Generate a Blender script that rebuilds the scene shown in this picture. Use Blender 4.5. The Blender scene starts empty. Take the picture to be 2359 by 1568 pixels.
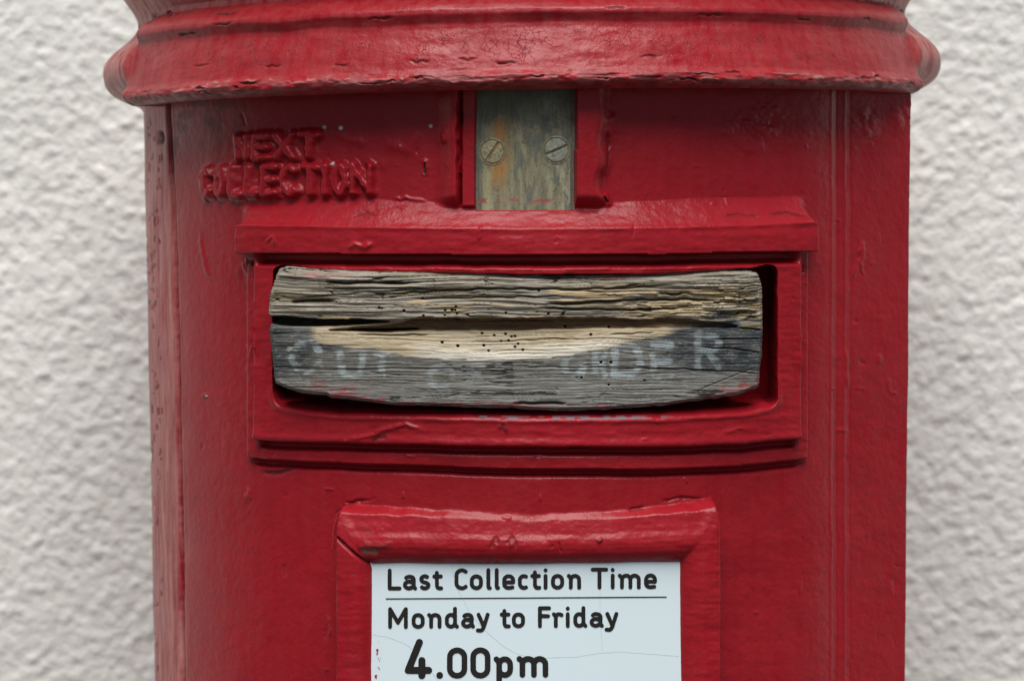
import bpy, math
import numpy as np
from mathutils import Matrix, Vector, Euler

# ------------------------------------------------------------------ camera, sky, sun, exposure
S = 0.00024                       # metres per modelling unit (box about 0.47 m across)
FPX = 6965.0                      # focal length in units of a 2358-wide picture (70 mm on 23.7 mm)
PITCH = math.radians(2.2)
ROLL = math.radians(0.30)
CAM = np.array([-29.0, -7945.0, 267.0])
scene = bpy.context.scene
col = scene.collection

cam_d = bpy.data.cameras.new("camera")
cam_d.lens = 70.0
cam_d.sensor_width = 70.0 * 2358.0 / FPX
cam_d.clip_start = 0.05
cam_d.clip_end = 200.0
cam_d.dof.use_dof = True
cam_d.dof.focus_distance = 6990.0 * S
cam_d.dof.aperture_fstop = 6.3
cam = bpy.data.objects.new("camera", cam_d)
cam.matrix_world = Matrix.Translation(Vector(CAM * S)) @ Euler((math.pi / 2 - PITCH, 0, 0)).to_matrix().to_4x4() @ Matrix.Rotation(-ROLL, 4, 'Z')
col.objects.link(cam)
scene.camera = cam

SUN_EL, SUN_ROT = math.radians(60), math.radians(181)
w = bpy.data.worlds.new("World"); scene.world = w; w.use_nodes = True
wn = w.node_tree.nodes; wl = w.node_tree.links
sky = wn.new("ShaderNodeTexSky"); sky.sky_type = 'NISHITA'; sky.sun_disc = False
sky.sun_elevation = SUN_EL; sky.sun_rotation = SUN_ROT
sky.air_density = 1.0; sky.dust_density = 1.0; sky.ozone_density = 1.0
wn["Background"].inputs[1].default_value = 0.05
wl.new(sky.outputs[0], wn["Background"].inputs[0])
sd = bpy.data.lights.new("sun", 'SUN'); sd.energy = 4.9; sd.angle = math.radians(48); sd.color = (1.0, 0.985, 0.955)
so = bpy.data.objects.new("sun", sd); col.objects.link(so)
sdir = Vector((math.sin(SUN_ROT) * math.cos(SUN_EL), math.cos(SUN_ROT) * math.cos(SUN_EL), math.sin(SUN_EL)))
so.rotation_euler = sdir.to_track_quat('Z', 'Y').to_euler()
scene.view_settings.view_transform = 'Standard'
scene.view_settings.look = 'None'
scene.view_settings.gamma = 1.0
scene.view_settings.exposure = -0.02
scene.cycles.use_denoising = True
scene.cycles.max_bounces = 8

# ------------------------------------------------------------------ numeric helpers
rng = np.random.default_rng(7)
TAB = rng.random((256, 256)) * 2 - 1

def noise(x, y, k=0):
    x = np.asarray(x, float) + k * 17.37; y = np.asarray(y, float) + k * 41.71
    xi = np.floor(x).astype(int); yi = np.floor(y).astype(int)
    fx = x - xi; fy = y - yi
    fx = fx * fx * fx * (fx * (fx * 6 - 15) + 10); fy = fy * fy * fy * (fy * (fy * 6 - 15) + 10)
    x0 = xi & 255; x1 = (xi + 1) & 255; y0 = yi & 255; y1 = (yi + 1) & 255
    a = TAB[x0, y0] * (1 - fx) + TAB[x1, y0] * fx
    b = TAB[x0, y1] * (1 - fx) + TAB[x1, y1] * fx
    return a * (1 - fy) + b * fy

def fbm(x, y, o=3, k=0, g=0.5):
    s = 0; a = 1; n = 0
    for i in range(o):
        s = s + a * noise(x * 2 ** i, y * 2 ** i, k + i * 3); n += a; a *= g
    return s / n

def ss(a, b, x):
    t = np.clip((x - a) / (b - a), 0, 1)
    return t * t * (3 - 2 * t)

def smin(a, b, k):
    h = np.clip(0.5 + 0.5 * (b - a) / k, 0, 1)
    return b * (1 - h) + a * h - k * h * (1 - h)

def smax(a, b, k):
    return -smin(-a, -b, k)

def line(pts):
    p = np.array(pts, float)
    return lambda t: np.interp(t, p[:, 0], p[:, 1])

def seg_dist(u, v, pts):
    """distance to a polyline and the parameter (0..1) of the nearest point"""
    best = np.full(np.shape(u), 1e9); par = np.zeros(np.shape(u))
    n = len(pts) - 1
    for i in range(max(n, 1)):
        (x0, y0), (x1, y1) = (pts[i][:2], pts[min(i + 1, n)][:2])
        dx, dy = x1 - x0, y1 - y0
        L = dx * dx + dy * dy
        t = np.clip(((u - x0) * dx + (v - y0) * dy) / L, 0, 1) if L > 0 else np.zeros(np.shape(u))
        d = np.hypot(u - x0 - t * dx, v - y0 - t * dy)
        m = d < best
        best = np.where(m, d, best); par = np.where(m, (i + t) / max(n, 1), par)
    return best, par

def project(X, Y, Z):
    dx, dy, dz = X - CAM[0], Y - CAM[1], Z - CAM[2]
    cp, sp = math.cos(PITCH), math.sin(PITCH)
    dep = dy * cp - dz * sp
    b = dy * sp + dz * cp
    a = dx * FPX / dep; b = b * FPX / dep
    cr, sr = math.cos(ROLL), math.sin(ROLL)
    return 1179 + a * cr - b * sr, 784 - (a * sr + b * cr)

def ray(u, v):
    a1 = u - 1179; b1 = 784 - v
    cr, sr = math.cos(ROLL), math.sin(ROLL)
    a = a1 * cr + b1 * sr; b = -a1 * sr + b1 * cr
    a = a / FPX; b = b / FPX
    cp, sp = math.cos(PITCH), math.sin(PITCH)
    return a, cp + b * sp, -sp + b * cp

def unproject(u, v, ypl):
    """point of the plane y = ypl that a design sheet coordinate stands for"""
    dx, dy, dz = ray(u, v)
    t = (ypl - CAM[1]) / dy
    return CAM[0] + t * dx, ypl + 0 * t, CAM[2] + t * dz

# ------------------------------------------------------------------ mesh helpers
def mesh_from(name, V, F, mat, parent=None, smooth=True, normals=None, attrs=None):
    """V (n,3) in units, F (m,4) or (m,3) int array, or list of lists"""
    me = bpy.data.meshes.new(name)
    V = np.asarray(V, np.float32) * S
    me.vertices.add(len(V)); me.vertices.foreach_set("co", V.ravel())
    if isinstance(F, np.ndarray):
        k = F.shape[1]
        me.loops.add(F.size); me.loops.foreach_set("vertex_index", F.astype(np.int32).ravel())
        me.polygons.add(len(F))
        me.polygons.foreach_set("loop_start", np.arange(0, F.size, k, dtype=np.int32))
        me.polygons.foreach_set("loop_total", np.full(len(F), k, np.int32))
    else:
        fl = np.concatenate([np.asarray(f, np.int32) for f in F]); tot = np.array([len(f) for f in F], np.int32)
        me.loops.add(len(fl)); me.loops.foreach_set("vertex_index", fl)
        me.polygons.add(len(F))
        me.polygons.foreach_set("loop_start", np.concatenate([[0], np.cumsum(tot)[:-1]]).astype(np.int32))
        me.polygons.foreach_set("loop_total", tot)
    me.polygons.foreach_set("use_smooth", np.full(len(F), smooth))
    me.update(calc_edges=True)
    if attrs:
        for an, av in attrs.items():
            av = np.asarray(av, np.float32)
            if av.ndim == 1:
                at = me.attributes.new(an, 'FLOAT', 'POINT'); at.data.foreach_set("value", av)
            else:
                c4 = np.ones((len(av), 4), np.float32); c4[:, :3] = av
                at = me.attributes.new(an, 'FLOAT_COLOR', 'POINT'); at.data.foreach_set("color", c4.ravel())
    if normals is not None:
        me.normals_split_custom_set_from_vertices(np.asarray(normals, np.float32))
    if mat: me.materials.append(mat)
    o = bpy.data.objects.new(name, me); col.objects.link(o)
    if parent: o.parent = parent
    return o

def grid_faces(nr, nc):
    i = np.arange(nr * nc).reshape(nr, nc)
    return np.stack([i[:-1, :-1], i[1:, :-1], i[1:, 1:], i[:-1, 1:]], -1)

def grid_normals(P):
    du = np.gradient(P, axis=1); dv = np.gradient(P, axis=0)
    n = np.cross(dv, du)
    n /= np.linalg.norm(n, axis=-1, keepdims=True) + 1e-12
    return n

def empty(name, loc=(0, 0, 0)):
    o = bpy.data.objects.new(name, None); o.location = loc; o.empty_display_size = 0.05
    col.objects.link(o); return o

def tag(o, label=None, category=None, kind=None, group=None):
    if label: o["label"] = label
    if category: o["category"] = category
    if kind: o["kind"] = kind
    if group: o["group"] = group
    return o

# ------------------------------------------------------------------ materials
class NT:
    def __init__(s, name):
        s.m = bpy.data.materials.new(name); s.m.use_nodes = True
        s.t = s.m.node_tree; s.b = s.t.nodes["Principled BSDF"]
        s.tc = s.t.nodes.new("ShaderNodeTexCoord")
    def n(s, typ, **kw):
        nd = s.t.nodes.new(typ)
        for k, v in kw.items(): setattr(nd, k, v)
        return nd
    def l(s, a, b): s.t.links.new(a, b)
    def mapping(s, scale):
        m = s.n("ShaderNodeMapping"); m.inputs["Scale"].default_value = scale
        s.l(s.tc.outputs["Object"], m.inputs[0]); return m.outputs[0]
    def noise(s, scale, detail=3, rough=0.5, vec=None, dist=0):
        nd = s.n("ShaderNodeTexNoise"); nd.inputs["Scale"].default_value = scale
        nd.inputs["Detail"].default_value = detail; nd.inputs["Roughness"].default_value = rough
        nd.inputs["Distortion"].default_value = dist
        s.l(vec if vec is not None else s.tc.outputs["Object"], nd.inputs["Vector"]); return nd.outputs["Fac"]
    def ramp(s, f, stops):
        r = s.n("ShaderNodeValToRGB"); e = r.color_ramp.elements
        while len(e) < len(stops): e.new(0.5)
        for i, (p, c) in enumerate(stops):
            e[i].position = p
            e[i].color = (c, c, c, 1) if not hasattr(c, '__len__') else (*c, 1)
        s.l(f, r.inputs[0]); return r.outputs[0]
    def mix(s, f, a, b, mode='MIX'):
        m = s.n("ShaderNodeMix", data_type='RGBA', blend_type=mode)
        for sock, v in ((m.inputs[0], f), (m.inputs[6], a), (m.inputs[7], b)):
            if hasattr(v, 'default_value') or hasattr(v, 'links'): s.l(v, sock)
            elif hasattr(v, '__len__'): sock.default_value = (*v, 1)
            else: sock.default_value = v
        return m.outputs[2]
    def math(s, op, a, b=0.0):
        m = s.n("ShaderNodeMath", operation=op)
        for sock, v in ((m.inputs[0], a), (m.inputs[1], b)):
            if hasattr(v, 'links'): s.l(v, sock)
            else: sock.default_value = v
        return m.outputs[0]
    def attr(s, name, out="Fac"):
        a = s.n("ShaderNodeAttribute", attribute_name=name); return a.outputs[out]
    def bump(s, h, dist, strength=1.0, prev=None):
        b = s.n("ShaderNodeBump"); b.inputs["Distance"].default_value = dist; b.inputs["Strength"].default_value = strength
        s.l(h, b.inputs["Height"])
        if prev is not None: s.l(prev, b.inputs["Normal"])
        return b.outputs[0]

def red_paint():
    t = NT("red_gloss_paint")
    n1 = t.noise(9, 4, 0.6)
    n1 = t.math('ADD', t.math('MULTIPLY', n1, 0.6), t.math('MULTIPLY', t.noise(70, 4, 0.6), 0.4))
    c = t.mix(t.ramp(n1, [(0.3, 0.0), (0.7, 1.0)]), (0.25, 0.0045, 0.0090), (0.345, 0.0070, 0.0150))
    n2 = t.noise(900, 2, 0.6)
    c = t.mix(t.math('MULTIPLY', t.ramp(n2, [(0.35, 0.0), (0.75, 1.0)]), 0.35), c, (0.25, 0.008, 0.020))
    # chalky brushed streaks; the pale pink also paints in a grazing sheen
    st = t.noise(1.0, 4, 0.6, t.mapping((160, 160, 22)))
    ch = t.math('MULTIPLY', t.ramp(st, [(0.32, 0.0), (0.62, 1.0)]), t.attr("chalk_sheen"))
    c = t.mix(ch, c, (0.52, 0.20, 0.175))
    # crackle
    wv = t.n("ShaderNodeTexNoise"); wv.inputs["Scale"].default_value = 300
    t.l(t.tc.outputs["Object"], wv.inputs["Vector"])
    off = t.n("ShaderNodeVectorMath", operation='MULTIPLY_ADD')
    t.l(wv.outputs["Color"], off.inputs[0]); off.inputs[1].default_value = (0.005, 0.005, 0.005); t.l(t.tc.outputs["Object"], off.inputs[2])
    vo = t.n("ShaderNodeTexVoronoi", feature='DISTANCE_TO_EDGE'); vo.inputs["Scale"].default_value = 230
    t.l(off.outputs[0], vo.inputs["Vector"])
    cr = t.ramp(vo.outputs["Distance"], [(0.0, 1.0), (0.04, 0.0)])
    brk = t.ramp(t.noise(120, 2), [(0.44, 0.0), (0.56, 1.0)])
    crk = t.math('MULTIPLY', t.math('MULTIPLY', cr, brk), t.attr("crackle"))
    c = t.mix(t.math('MULTIPLY', crk, 0.8), c, (0.10, 0.006, 0.006))
    c = t.mix(t.attr("stainw"), c, t.attr("stain", "Color"))
    t.l(c, t.b.inputs["Base Color"])
    r = t.ramp(t.noise(30, 4, 0.6), [(0.3, 0.26), (0.7, 0.42)])
    r = t.math('ADD', r, t.math('MULTIPLY', t.attr("stainw"), 0.25))
    r = t.math('ADD', r, t.math('MULTIPLY', t.attr("chalk_sheen"), 0.12))
    t.l(r, t.b.inputs["Roughness"])
    t.b.inputs["Specular IOR Level"].default_value = 0.28
    b = t.bump(t.noise(240, 3, 0.55), 0.0005, 0.75)
    b = t.bump(t.noise(90, 2, 0.5), 0.0006, 0.5, b)
    b = t.bump(t.noise(1100, 2, 0.5), 0.00008, 0.5, b)
    b = t.bump(crk, -0.0003, 0.5, b)
    t.l(b, t.b.inputs["Normal"])
    return t.m

def wall_mat():
    t = NT("white_masonry_paint")
    c = t.mix(t.ramp(t.noise(5, 4, 0.6), [(0.35, 0.0), (0.7, 1.0)]), (0.69, 0.685, 0.635), (0.75, 0.745, 0.695))
    c = t.mix(t.math('MULTIPLY', t.ramp(t.noise(60, 3, 0.6), [(0.6, 0.0), (0.8, 1.0)]), 0.3), c, (0.50, 0.47, 0.42))
    t.l(c, t.b.inputs["Base Color"]); t.b.inputs["Roughness"].default_value = 0.85
    t.l(t.bump(t.noise(400, 3, 0.6), 0.0006, 0.6, t.bump(t.noise(150, 3, 0.6), 0.0022, 0.6)), t.b.inputs["Normal"])
    return t.m

def ground_mat():
    t = NT("grey_pavement")
    c = t.mix(t.ramp(t.noise(40, 5, 0.7), [(0.3, 0.0), (0.7, 1.0)]), (0.045, 0.044, 0.042), (0.085, 0.083, 0.08))
    t.l(c, t.b.inputs["Base Color"]); t.b.inputs["Roughness"].default_value = 0.9
    t.l(t.bump(t.noise(200, 4, 0.6), 0.002, 0.5), t.b.inputs["Normal"])
    return t.m

def wood_mat():
    t = NT("weathered_wood")
    c = t.attr("tint", "Color")
    g = t.noise(1.0, 4, 0.65, t.mapping((45, 400, 1300)))
    c = t.mix(t.ramp(g, [(0.25, 0.55), (0.5, 0.0)]), c, (0.05, 0.042, 0.03))
    g2 = t.noise(1.0, 3, 0.6, t.mapping((160, 600, 1500)))
    c = t.mix(t.ramp(g2, [(0.55, 0.0), (0.8, 0.5)]), c, (0.55, 0.53, 0.48))
    t.l(c, t.b.inputs["Base Color"]); t.b.inputs["Roughness"].default_value = 0.82
    t.b.inputs["Specular IOR Level"].default_value = 0.3
    b = t.bump(g, 0.0008, 0.7)
    b = t.bump(t.noise(1.0, 2, 0.6, t.mapping((500, 900, 2500))), 0.0003, 0.5, b)
    t.l(b, t.b.inputs["Normal"])
    return t.m

def metal_mat():
    t = NT("tarnished_brass_plate")
    g = t.noise(1.0, 5, 0.7, t.mapping((400, 400, 70)))
    c = t.mix(t.ramp(g, [(0.3, 0.0), (0.7, 1.0)]), (0.15, 0.135, 0.08), (0.37, 0.34, 0.215))
    c = t.mix(t.attr("stainw"), c, t.attr("stain", "Color"))
    sp = t.ramp(t.noise(700, 3, 0.7), [(0.58, 0.0), (0.66, 0.7)])
    c = t.mix(sp, c, (0.05, 0.07, 0.07))
    t.l(c, t.b.inputs["Base Color"]); t.b.inputs["Metallic"].default_value = 0.35
    t.l(t.ramp(t.noise(120, 4, 0.6), [(0.3, 0.42), (0.7, 0.7)]), t.b.inputs["Roughness"])
    t.l(t.bump(t.noise(900, 3, 0.6), 0.0001, 0.6), t.b.inputs["Normal"])
    return t.m

def simple(name, c, r, spec=0.5, bump=0.0):
    t = NT(name)
    cc = t.mix(t.math('MULTIPLY', t.noise(40, 4, 0.6), 0.5), tuple(c), tuple(np.array(c) * 0.93))
    t.l(cc, t.b.inputs["Base Color"]); t.b.inputs["Roughness"].default_value = r
    t.b.inputs["Specular IOR Level"].default_value = spec
    if bump: t.l(t.bump(t.noise(500, 2), bump, 0.4), t.b.inputs["Normal"])
    return t.m

def plate_mat():
    t = NT("white_enamel_plate")
    c = t.mix(t.noise(14, 3), (0.66, 0.77, 0.80), (0.70, 0.80, 0.83))
    c = t.mix(t.attr("stainw"), c, t.attr("stain", "Color"))
    t.l(c, t.b.inputs["Base Color"]); t.b.inputs["Roughness"].default_value = 0.28
    return t.m

M_RED = red_paint(); M_WALL = wall_mat(); M_GROUND = ground_mat(); M_WOOD = wood_mat()
M_METAL = metal_mat(); M_PLATE = plate_mat(); M_INK = simple("black_print_ink", (0.016, 0.013, 0.012), 0.35)

# ------------------------------------------------------------------ ground and wall
GZ = -5300.0
xs = np.linspace(-1200000, 1200000, 13)
Xg, Yg = np.meshgrid(xs, xs)
Vg = np.stack([Xg, Yg, np.full_like(Xg, GZ)], -1).reshape(-1, 3)
ground = mesh_from("pavement", Vg, grid_faces(13, 13)[:, :, ::-1].reshape(-1, 4), M_GROUND)
tag(ground, kind="structure")

WY = 1180.0
def axis(a, b, s): return list(np.arange(a, b, s))
wx = [-14000, -9000, -6000, -4500, -3700] + axis(-3300, 3300, 8.6) + [3300, 3700, 4500, 6000, 9000, 14000]
wz = [GZ, -4500, -3500, -2600, -2000] + axis(-1500, 1500, 8.6) + [1500, 2000, 2600, 4000, 7500]
Xw, Zw = np.meshgrid(np.array(wx, float), np.array(wz, float))
e1 = (Xw + Zw) * 0.7071; e2 = (-Xw + Zw) * 0.7071
lump = 0.40 * (9 * fbm(e1 / 32, e2 / 22, 3, 1, 0.6) + 9 * np.maximum(0, fbm(e1 / 26, e2 / 19, 2, 5)) * 1.6 + 5 * fbm(Xw / 21, Zw / 21, 1, 9) + 6 * noise(Xw / 260, Zw / 260, 3))
lump = lump * (1 - ss(3000, 3300, np.abs(Xw))) * (1 - ss(1300, 1500, np.abs(Zw)))
Pw = np.stack([Xw, WY - lump, Zw], -1)
Pw[0, :, 2] = GZ - 30
nr, nc = Xw.shape
Vw = Pw.reshape(-1, 3)
Fw = grid_faces(nr, nc).reshape(-1, 4)[:, ::-1]
# give the wall its thickness: top, ends and back
bx0, bx1, bz1 = -14000, 14000, 7500
per = [(r, 0) for r in range(nr)] + [(nr - 1, c) for c in range(1, nc)] + [(r, nc - 1) for r in range(nr - 2, -1, -1)]
pi = np.array([r * nc + c for r, c in per]); nb = len(Vw)
Vb = Vw[pi].copy(); Vb[:, 1] = WY + 1000
Vw = np.concatenate([Vw, Vb])
Fs = np.array([[pi[i], pi[i + 1], nb + i + 1, nb + i] for i in range(len(pi) - 1)])
wall = mesh_from("rendered_wall", Vw, np.concatenate([Fw, Fs]), M_WALL)
tag(wall, "white painted roughcast wall behind the red pillar box", "wall")

# ------------------------------------------------------------------ lettering strokes
def arc(cx, cy, rx, ry, a0, a1, n=12):
    a = np.radians(np.linspace(a0, a1, n))
    return [(cx + rx * math.cos(t), cy + ry * math.sin(t)) for t in a]
XH = 0.66
def bowl(x0, x1, y0, y1, k=0.36):
    ry = (y1 - y0) * k; rx = (x1 - x0) / 2; cx = (x0 + x1) / 2
    return arc(cx, y1 - ry, rx, ry, 0, 180, 13) + arc(cx, y0 + ry, rx, ry, 180, 360, 13) + [(x1, y1 - ry)]
def arch(x0, x1, yb, yt):
    cx = (x0 + x1) / 2; rx = (x1 - x0) / 2
    return arc(cx, yt - 0.22, rx, 0.22, 165, 0, 9) + [(x1, yb)]
GL = {
 'L': [[(0, 1), (0, 0), (1, 0)]],
 'a': [arc(.45, XH - .2, .42, .2, 140, 60, 5) + arc(.52, XH - .2, .36, .2, 60, 0, 5) + [(.86, .12)] + [(1, 0)], arc(.42, .19, .42, .19, 40, 320, 15), [(.86, .38), (.42, .38)], [(.42, 0), (.86, .1)]],
 's': [arc(.5, XH - .15, .45, .17, 50, 200, 9) + [(.25, .36), (.75, .30)] + arc(.5, .17, .48, .17, 20, -140, 9)],
 't': [[(.38, .86), (.38, .2)] + arc(.68, .2, .3, .2, 180, 270, 6) + [(1, 0)], [(0, XH), (.95, XH)]],
 'C': [arc(.58, .72, .55, .28, 45, 180, 12) + arc(.58, .28, .55, .28, 180, 315, 12)],
 'o': [bowl(0, 1, 0, XH)],
 'l': [[(.15, 1), (.15, .14)] + arc(.6, .14, .45, .14, 180, 260, 5) + [(1, 0)]],
 'e': [[(.05, .31), (1, .31)] + [(1, .45)] + arc(.5, XH - .24, .5, .24, 0, 180, 12) + arc(.5, .22, .5, .22, 180, 270, 8) + [(.92, .03)]],
 'c': [arc(.55, XH - .22, .55, .22, 60, 180, 9) + arc(.55, .22, .55, .22, 180, 300, 9)],
 'i': [[(.5, 0), (.5, XH)], [(.5, .97), (.5, .98)]],
 'n': [[(0, XH), (.16, XH - .1)], [(.2, 0), (.2, XH - .12)], arch(.2, 1, 0, XH)],
 'T': [[(0, 1), (1, 1)], [(.5, 1), (.5, 0)]],
 'm': [[(0, XH), (.1, XH - .1)], [(.12, 0), (.12, XH - .12)], arch(.12, .56, 0, XH), arch(.56, 1, 0, XH)],
 'M': [[(0, 0), (0, 1), (.5, .24), (1, 1), (1, 0)]],
 'd': [bowl(0, .8, 0, XH), [(.8, 1), (.8, .12), (1, 0)]],
 'y': [[(.08, XH), (.55, .06)], [(1, XH), (.6, -.04)] + arc(.2, -.02, .38, .22, -10, -75, 5) + [(0, -.22)]],
 'F': [[(0, 0), (0, 1), (1, 1)], [(0, .56), (.9, .56)]],
 'r': [[(0, XH), (.2, XH - .1)], [(.26, 0), (.26, XH - .12)], arc(.66, XH - .2, .42, .2, 170, 70, 6) + [(1, XH - .05)]],
 '4': [[(.55, 1), (0, .155), (1, .155)], [(.67, .45), (.67, 0)]],
 '.': [[(.5, 0), (.5, .01)]],
 '0': [bowl(0, 1, 0, 1, .27)],
 'p': [[(0, 1), (.18, .85)], [(.2, -.6), (.2, .82)], bowl(.2, 1, 0, 1, .36)],
 'w': [[(0, 1), (.12, .86)], [(.12, 0), (.12, .82)], [(x, y / XH) for x, y in arch(.12, .56, 0, XH)], [(x, y / XH) for x, y in arch(.56, 1, 0, XH)]],
}
def text_polys(glyphs, step=1.3):
    """glyphs: (char, left, right, baseline, height, stroke radius) in sheet units -> (pts, polygons) by marching squares"""
    P = []; F = []
    for ch, l, r, base, h, sr in glyphs:
        x0, x1 = l + sr, r - sr
        if x1 <= x0: x1 = x0 + 0.01
        strokes = [[(x0 + (x1 - x0) * a, base - sr - b * h) for a, b in s] for s in GL[ch]]
        allp = [p for s in strokes for p in s]
        ux = np.arange(min(p[0] for p in allp) - sr - 3, max(p[0] for p in allp) + sr + 4, step)
        vy = np.arange(min(p[1] for p in allp) - sr - 3, max(p[1] for p in allp) + sr + 4, step)
        U, Vv = np.meshgrid(ux, vy)
        D = np.full(U.shape, 1e9)
        for s in strokes: D = np.minimum(D, seg_dist(U, Vv, s)[0])
        D = D - sr + 0.25 * noise(U / 2.5, Vv / 2.5)
        vid = {}
        def vert(key, x, y):
            if key not in vid: vid[key] = len(P); P.append((x, y))
            return vid[key]
        ny, nx = D.shape
        ins = D < 0
        cells = np.argwhere(ins[:-1, :-1] | ins[1:, :-1] | ins[1:, 1:] | ins[:-1, 1:])
        for i, j in cells:
            cs = [(i, j), (i + 1, j), (i + 1, j + 1), (i, j + 1)]
            poly = []
            for k in range(4):
                a = cs[k]; b = cs[(k + 1) % 4]
                da, db = D[a], D[b]
                if da < 0: poly.append(vert(a, ux[a[1]], vy[a[0]]))
                if (da < 0) != (db < 0):
                    t = da / (da - db); key = (min(a, b), max(a, b), 'e')
                    poly.append(vert(key, ux[a[1]] + t * (ux[b[1]] - ux[a[1]]), vy[a[0]] + t * (vy[b[0]] - vy[a[0]])))
            if len(poly) > 2: F.append(poly)
    return np.array(P), F
za = lambda x: 846.7 + 0.18 * x
zb = lambda x: 1207.4 + 0.18 * x
def bl(u, y0, y1): return y0 + (y1 - y0) * (u - 890) / 640
def mk(spec, y0, y1, h, sr):
    return [(c, l, r, bl((l + r) / 2, y0, y1), h, sr) for c, l, r in spec]
line1 = mk([('L', za(256), za(432)), ('a', za(450), za(632)), ('s', za(655), za(805)), ('t', za(826), za(966)), ('C', za(1107), za(1283)),
            ('o', za(1306), za(1474)), ('l', za(1515), za(1588)), ('l', za(1622), za(1694)), ('e', za(1721), za(1887)), ('c', za(1921), zb(64)),
            ('t', zb(76), zb(217)), ('i', zb(243), zb(300)), ('o', zb(341), zb(509)), ('n', zb(543), zb(726)), ('T', zb(849), zb(1073)),
            ('i', zb(1102), zb(1159)), ('m', zb(1195), zb(1489)), ('e', zb(1531), zb(1697))], 1358.5, 1355.4, 41.0, 4.5)
line2 = mk([('M', za(262), za(513)), ('o', za(562), za(729)), ('n', za(760), za(944)), ('d', za(988), za(1168)), ('a', za(1194), za(1373)),
            ('y', za(1383), za(1560)), ('t', za(1689), za(1831)), ('o', za(1845), za(2012)), ('F', zb(174), zb(342)), ('r', zb(352), zb(502)),
            ('i', zb(527), zb(584)), ('d', zb(627), zb(807)), ('a', zb(834), zb(1017)), ('y', zb(1026), zb(1203))], 1447, 1443.2, 41.0, 4.5)
line3 = [('4', za(474), za(824), 1562, 76.0, 8.1), ('.', za(878), za(964), 1561.3, 0, 7.7), ('0', za(1014), za(1274), 1561, 58.5, 6.5),
         ('0', za(1313), za(1571), 1560.8, 58.5, 6.5), ('p', za(1610), za(1860), 1559.5, 36.5, 6.5), ('w', za(1903), zb(306), 1558.8, 36.5, 6.5)]

# ------------------------------------------------------------------ pillar box: body surface as one height field, cut into parts
box = empty("pillar_box", (0, 0, GZ * S))
BOX_OFF = GZ
def boxpart(name, V, F, mat, **k):
    V = np.array(V, float).copy(); V[:, 2] -= BOX_OFF
    return mesh_from(name, V, F, mat, k.pop('parent', box), **k)

def r_body(th, H):
    """cross-section (degrees) with the flat flange at the hinge side, and the slight downward taper"""
    r = 984.5 + 15 * ss(30, 49, th)
    flat = 987.7 / np.cos(np.radians(np.clip(th, 40, 72) - 40.0))
    r = np.where(th > 49, flat, r)
    r = np.where(th > 62, np.minimum(r, 1077 - 102 * ss(62.6, 65.6, th)), r)
    r = np.where(th > 65.6, 975, r)
    return r * (1 + 0.0000098 * (H - 640))

# columns: even in the picture at the front, even in angle at the sides
uf = np.arange(475, 1925, 2.35)
xf = (uf - 1204.6)
thf = np.degrees(np.arcsin(np.clip(xf / 985.0, -1, 1)))
for _ in range(4):
    rr = r_body(thf, 0); uu, _v = project(rr * np.sin(np.radians(thf)), -rr * np.cos(np.radians(thf)), 0)
    thf = thf + np.degrees((uf - uu) / 985.0 / np.cos(np.radians(thf)))
th_cols = np.concatenate([np.arange(-104, thf[0] - 0.1, 0.24), thf, np.arange(thf[-1] + 0.15, 61, 0.24), np.arange(61, 67, 0.13), np.arange(67.3, 104, 1.5)])
H_rows = np.concatenate([np.arange(668, -930, -2.4), np.arange(-932, -1500, -11)])
TH, HH = np.meshgrid(th_cols, H_rows)
R0 = r_body(TH, HH)
sT = np.sin(np.radians(TH)); cT = np.cos(np.radians(TH))
U, Vv = project(R0 * sT, -R0 * cT, HH)
ARC = np.radians(TH) * 985
def plate_y(x): return -(np.sqrt(1600.0 ** 2 - np.clip(x - 3, -600, 600) ** 2) - 1600 + 968)
_t = np.radians(np.clip(TH, -36, 36)); _r = np.full(TH.shape, 985.0)
for _ in range(3): _r = -plate_y(_r * np.sin(_t)) / np.cos(_t)
HPL = _r - 985          # height of the flat notice plate over the curved door
_m = ss(700, 760, U) * (1 - ss(1675, 1735, U)) * ss(1090, 1160, Vv)
_R = R0 + _m * (HPL + 22)
U, Vv = project(_R * sT, -_R * cT, HH)

h = np.zeros_like(U)
stainw = np.zeros_like(U); stain = np.zeros(U.shape + (3,)); chalk_sheen = np.zeros_like(U); crackle = np.zeros_like(U)
pid = np.zeros(U.shape, int)         # 0 barrel 1 door 2 slot_surround 3 notice_frame 4 plate_surround 5 guide_strip 10+ letters
front = (U > 430) & (U < 1912)

def add_stain(mask, c):
    global stainw, stain
    m = np.clip(mask, 0, 1)
    tot = np.maximum(stainw, m)
    stain = np.where((m > stainw * 0.6)[..., None], np.array(c), stain)
    stainw = tot

# surface waviness of many coats of paint
wob_u = U + 5 * noise(U / 60, Vv / 60, 31); wob_v = Vv + 5 * noise(U / 60, Vv / 60, 32)
crin = np.exp(-(((U - 1745) / 95) ** 2 + ((Vv - 290) / 42) ** 2)) + .8 * np.exp(-(((U - 1995) / 26) ** 2 + ((Vv - 290) / 50) ** 2)) + .8 * np.exp(-(((U - 1408) / 16) ** 2 + ((Vv - 295) / 35) ** 2)) + .8 * np.exp(-(((U - 2080) / 26) ** 2 + ((Vv - 265) / 26) ** 2))
wave = 2.4 * fbm(ARC / 170, Vv / 130, 2, 40) + 0.6 * fbm(ARC / 46, Vv / 26, 3, 44) + 0.22 * fbm(ARC / 14, Vv / 9, 2, 48)

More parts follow.
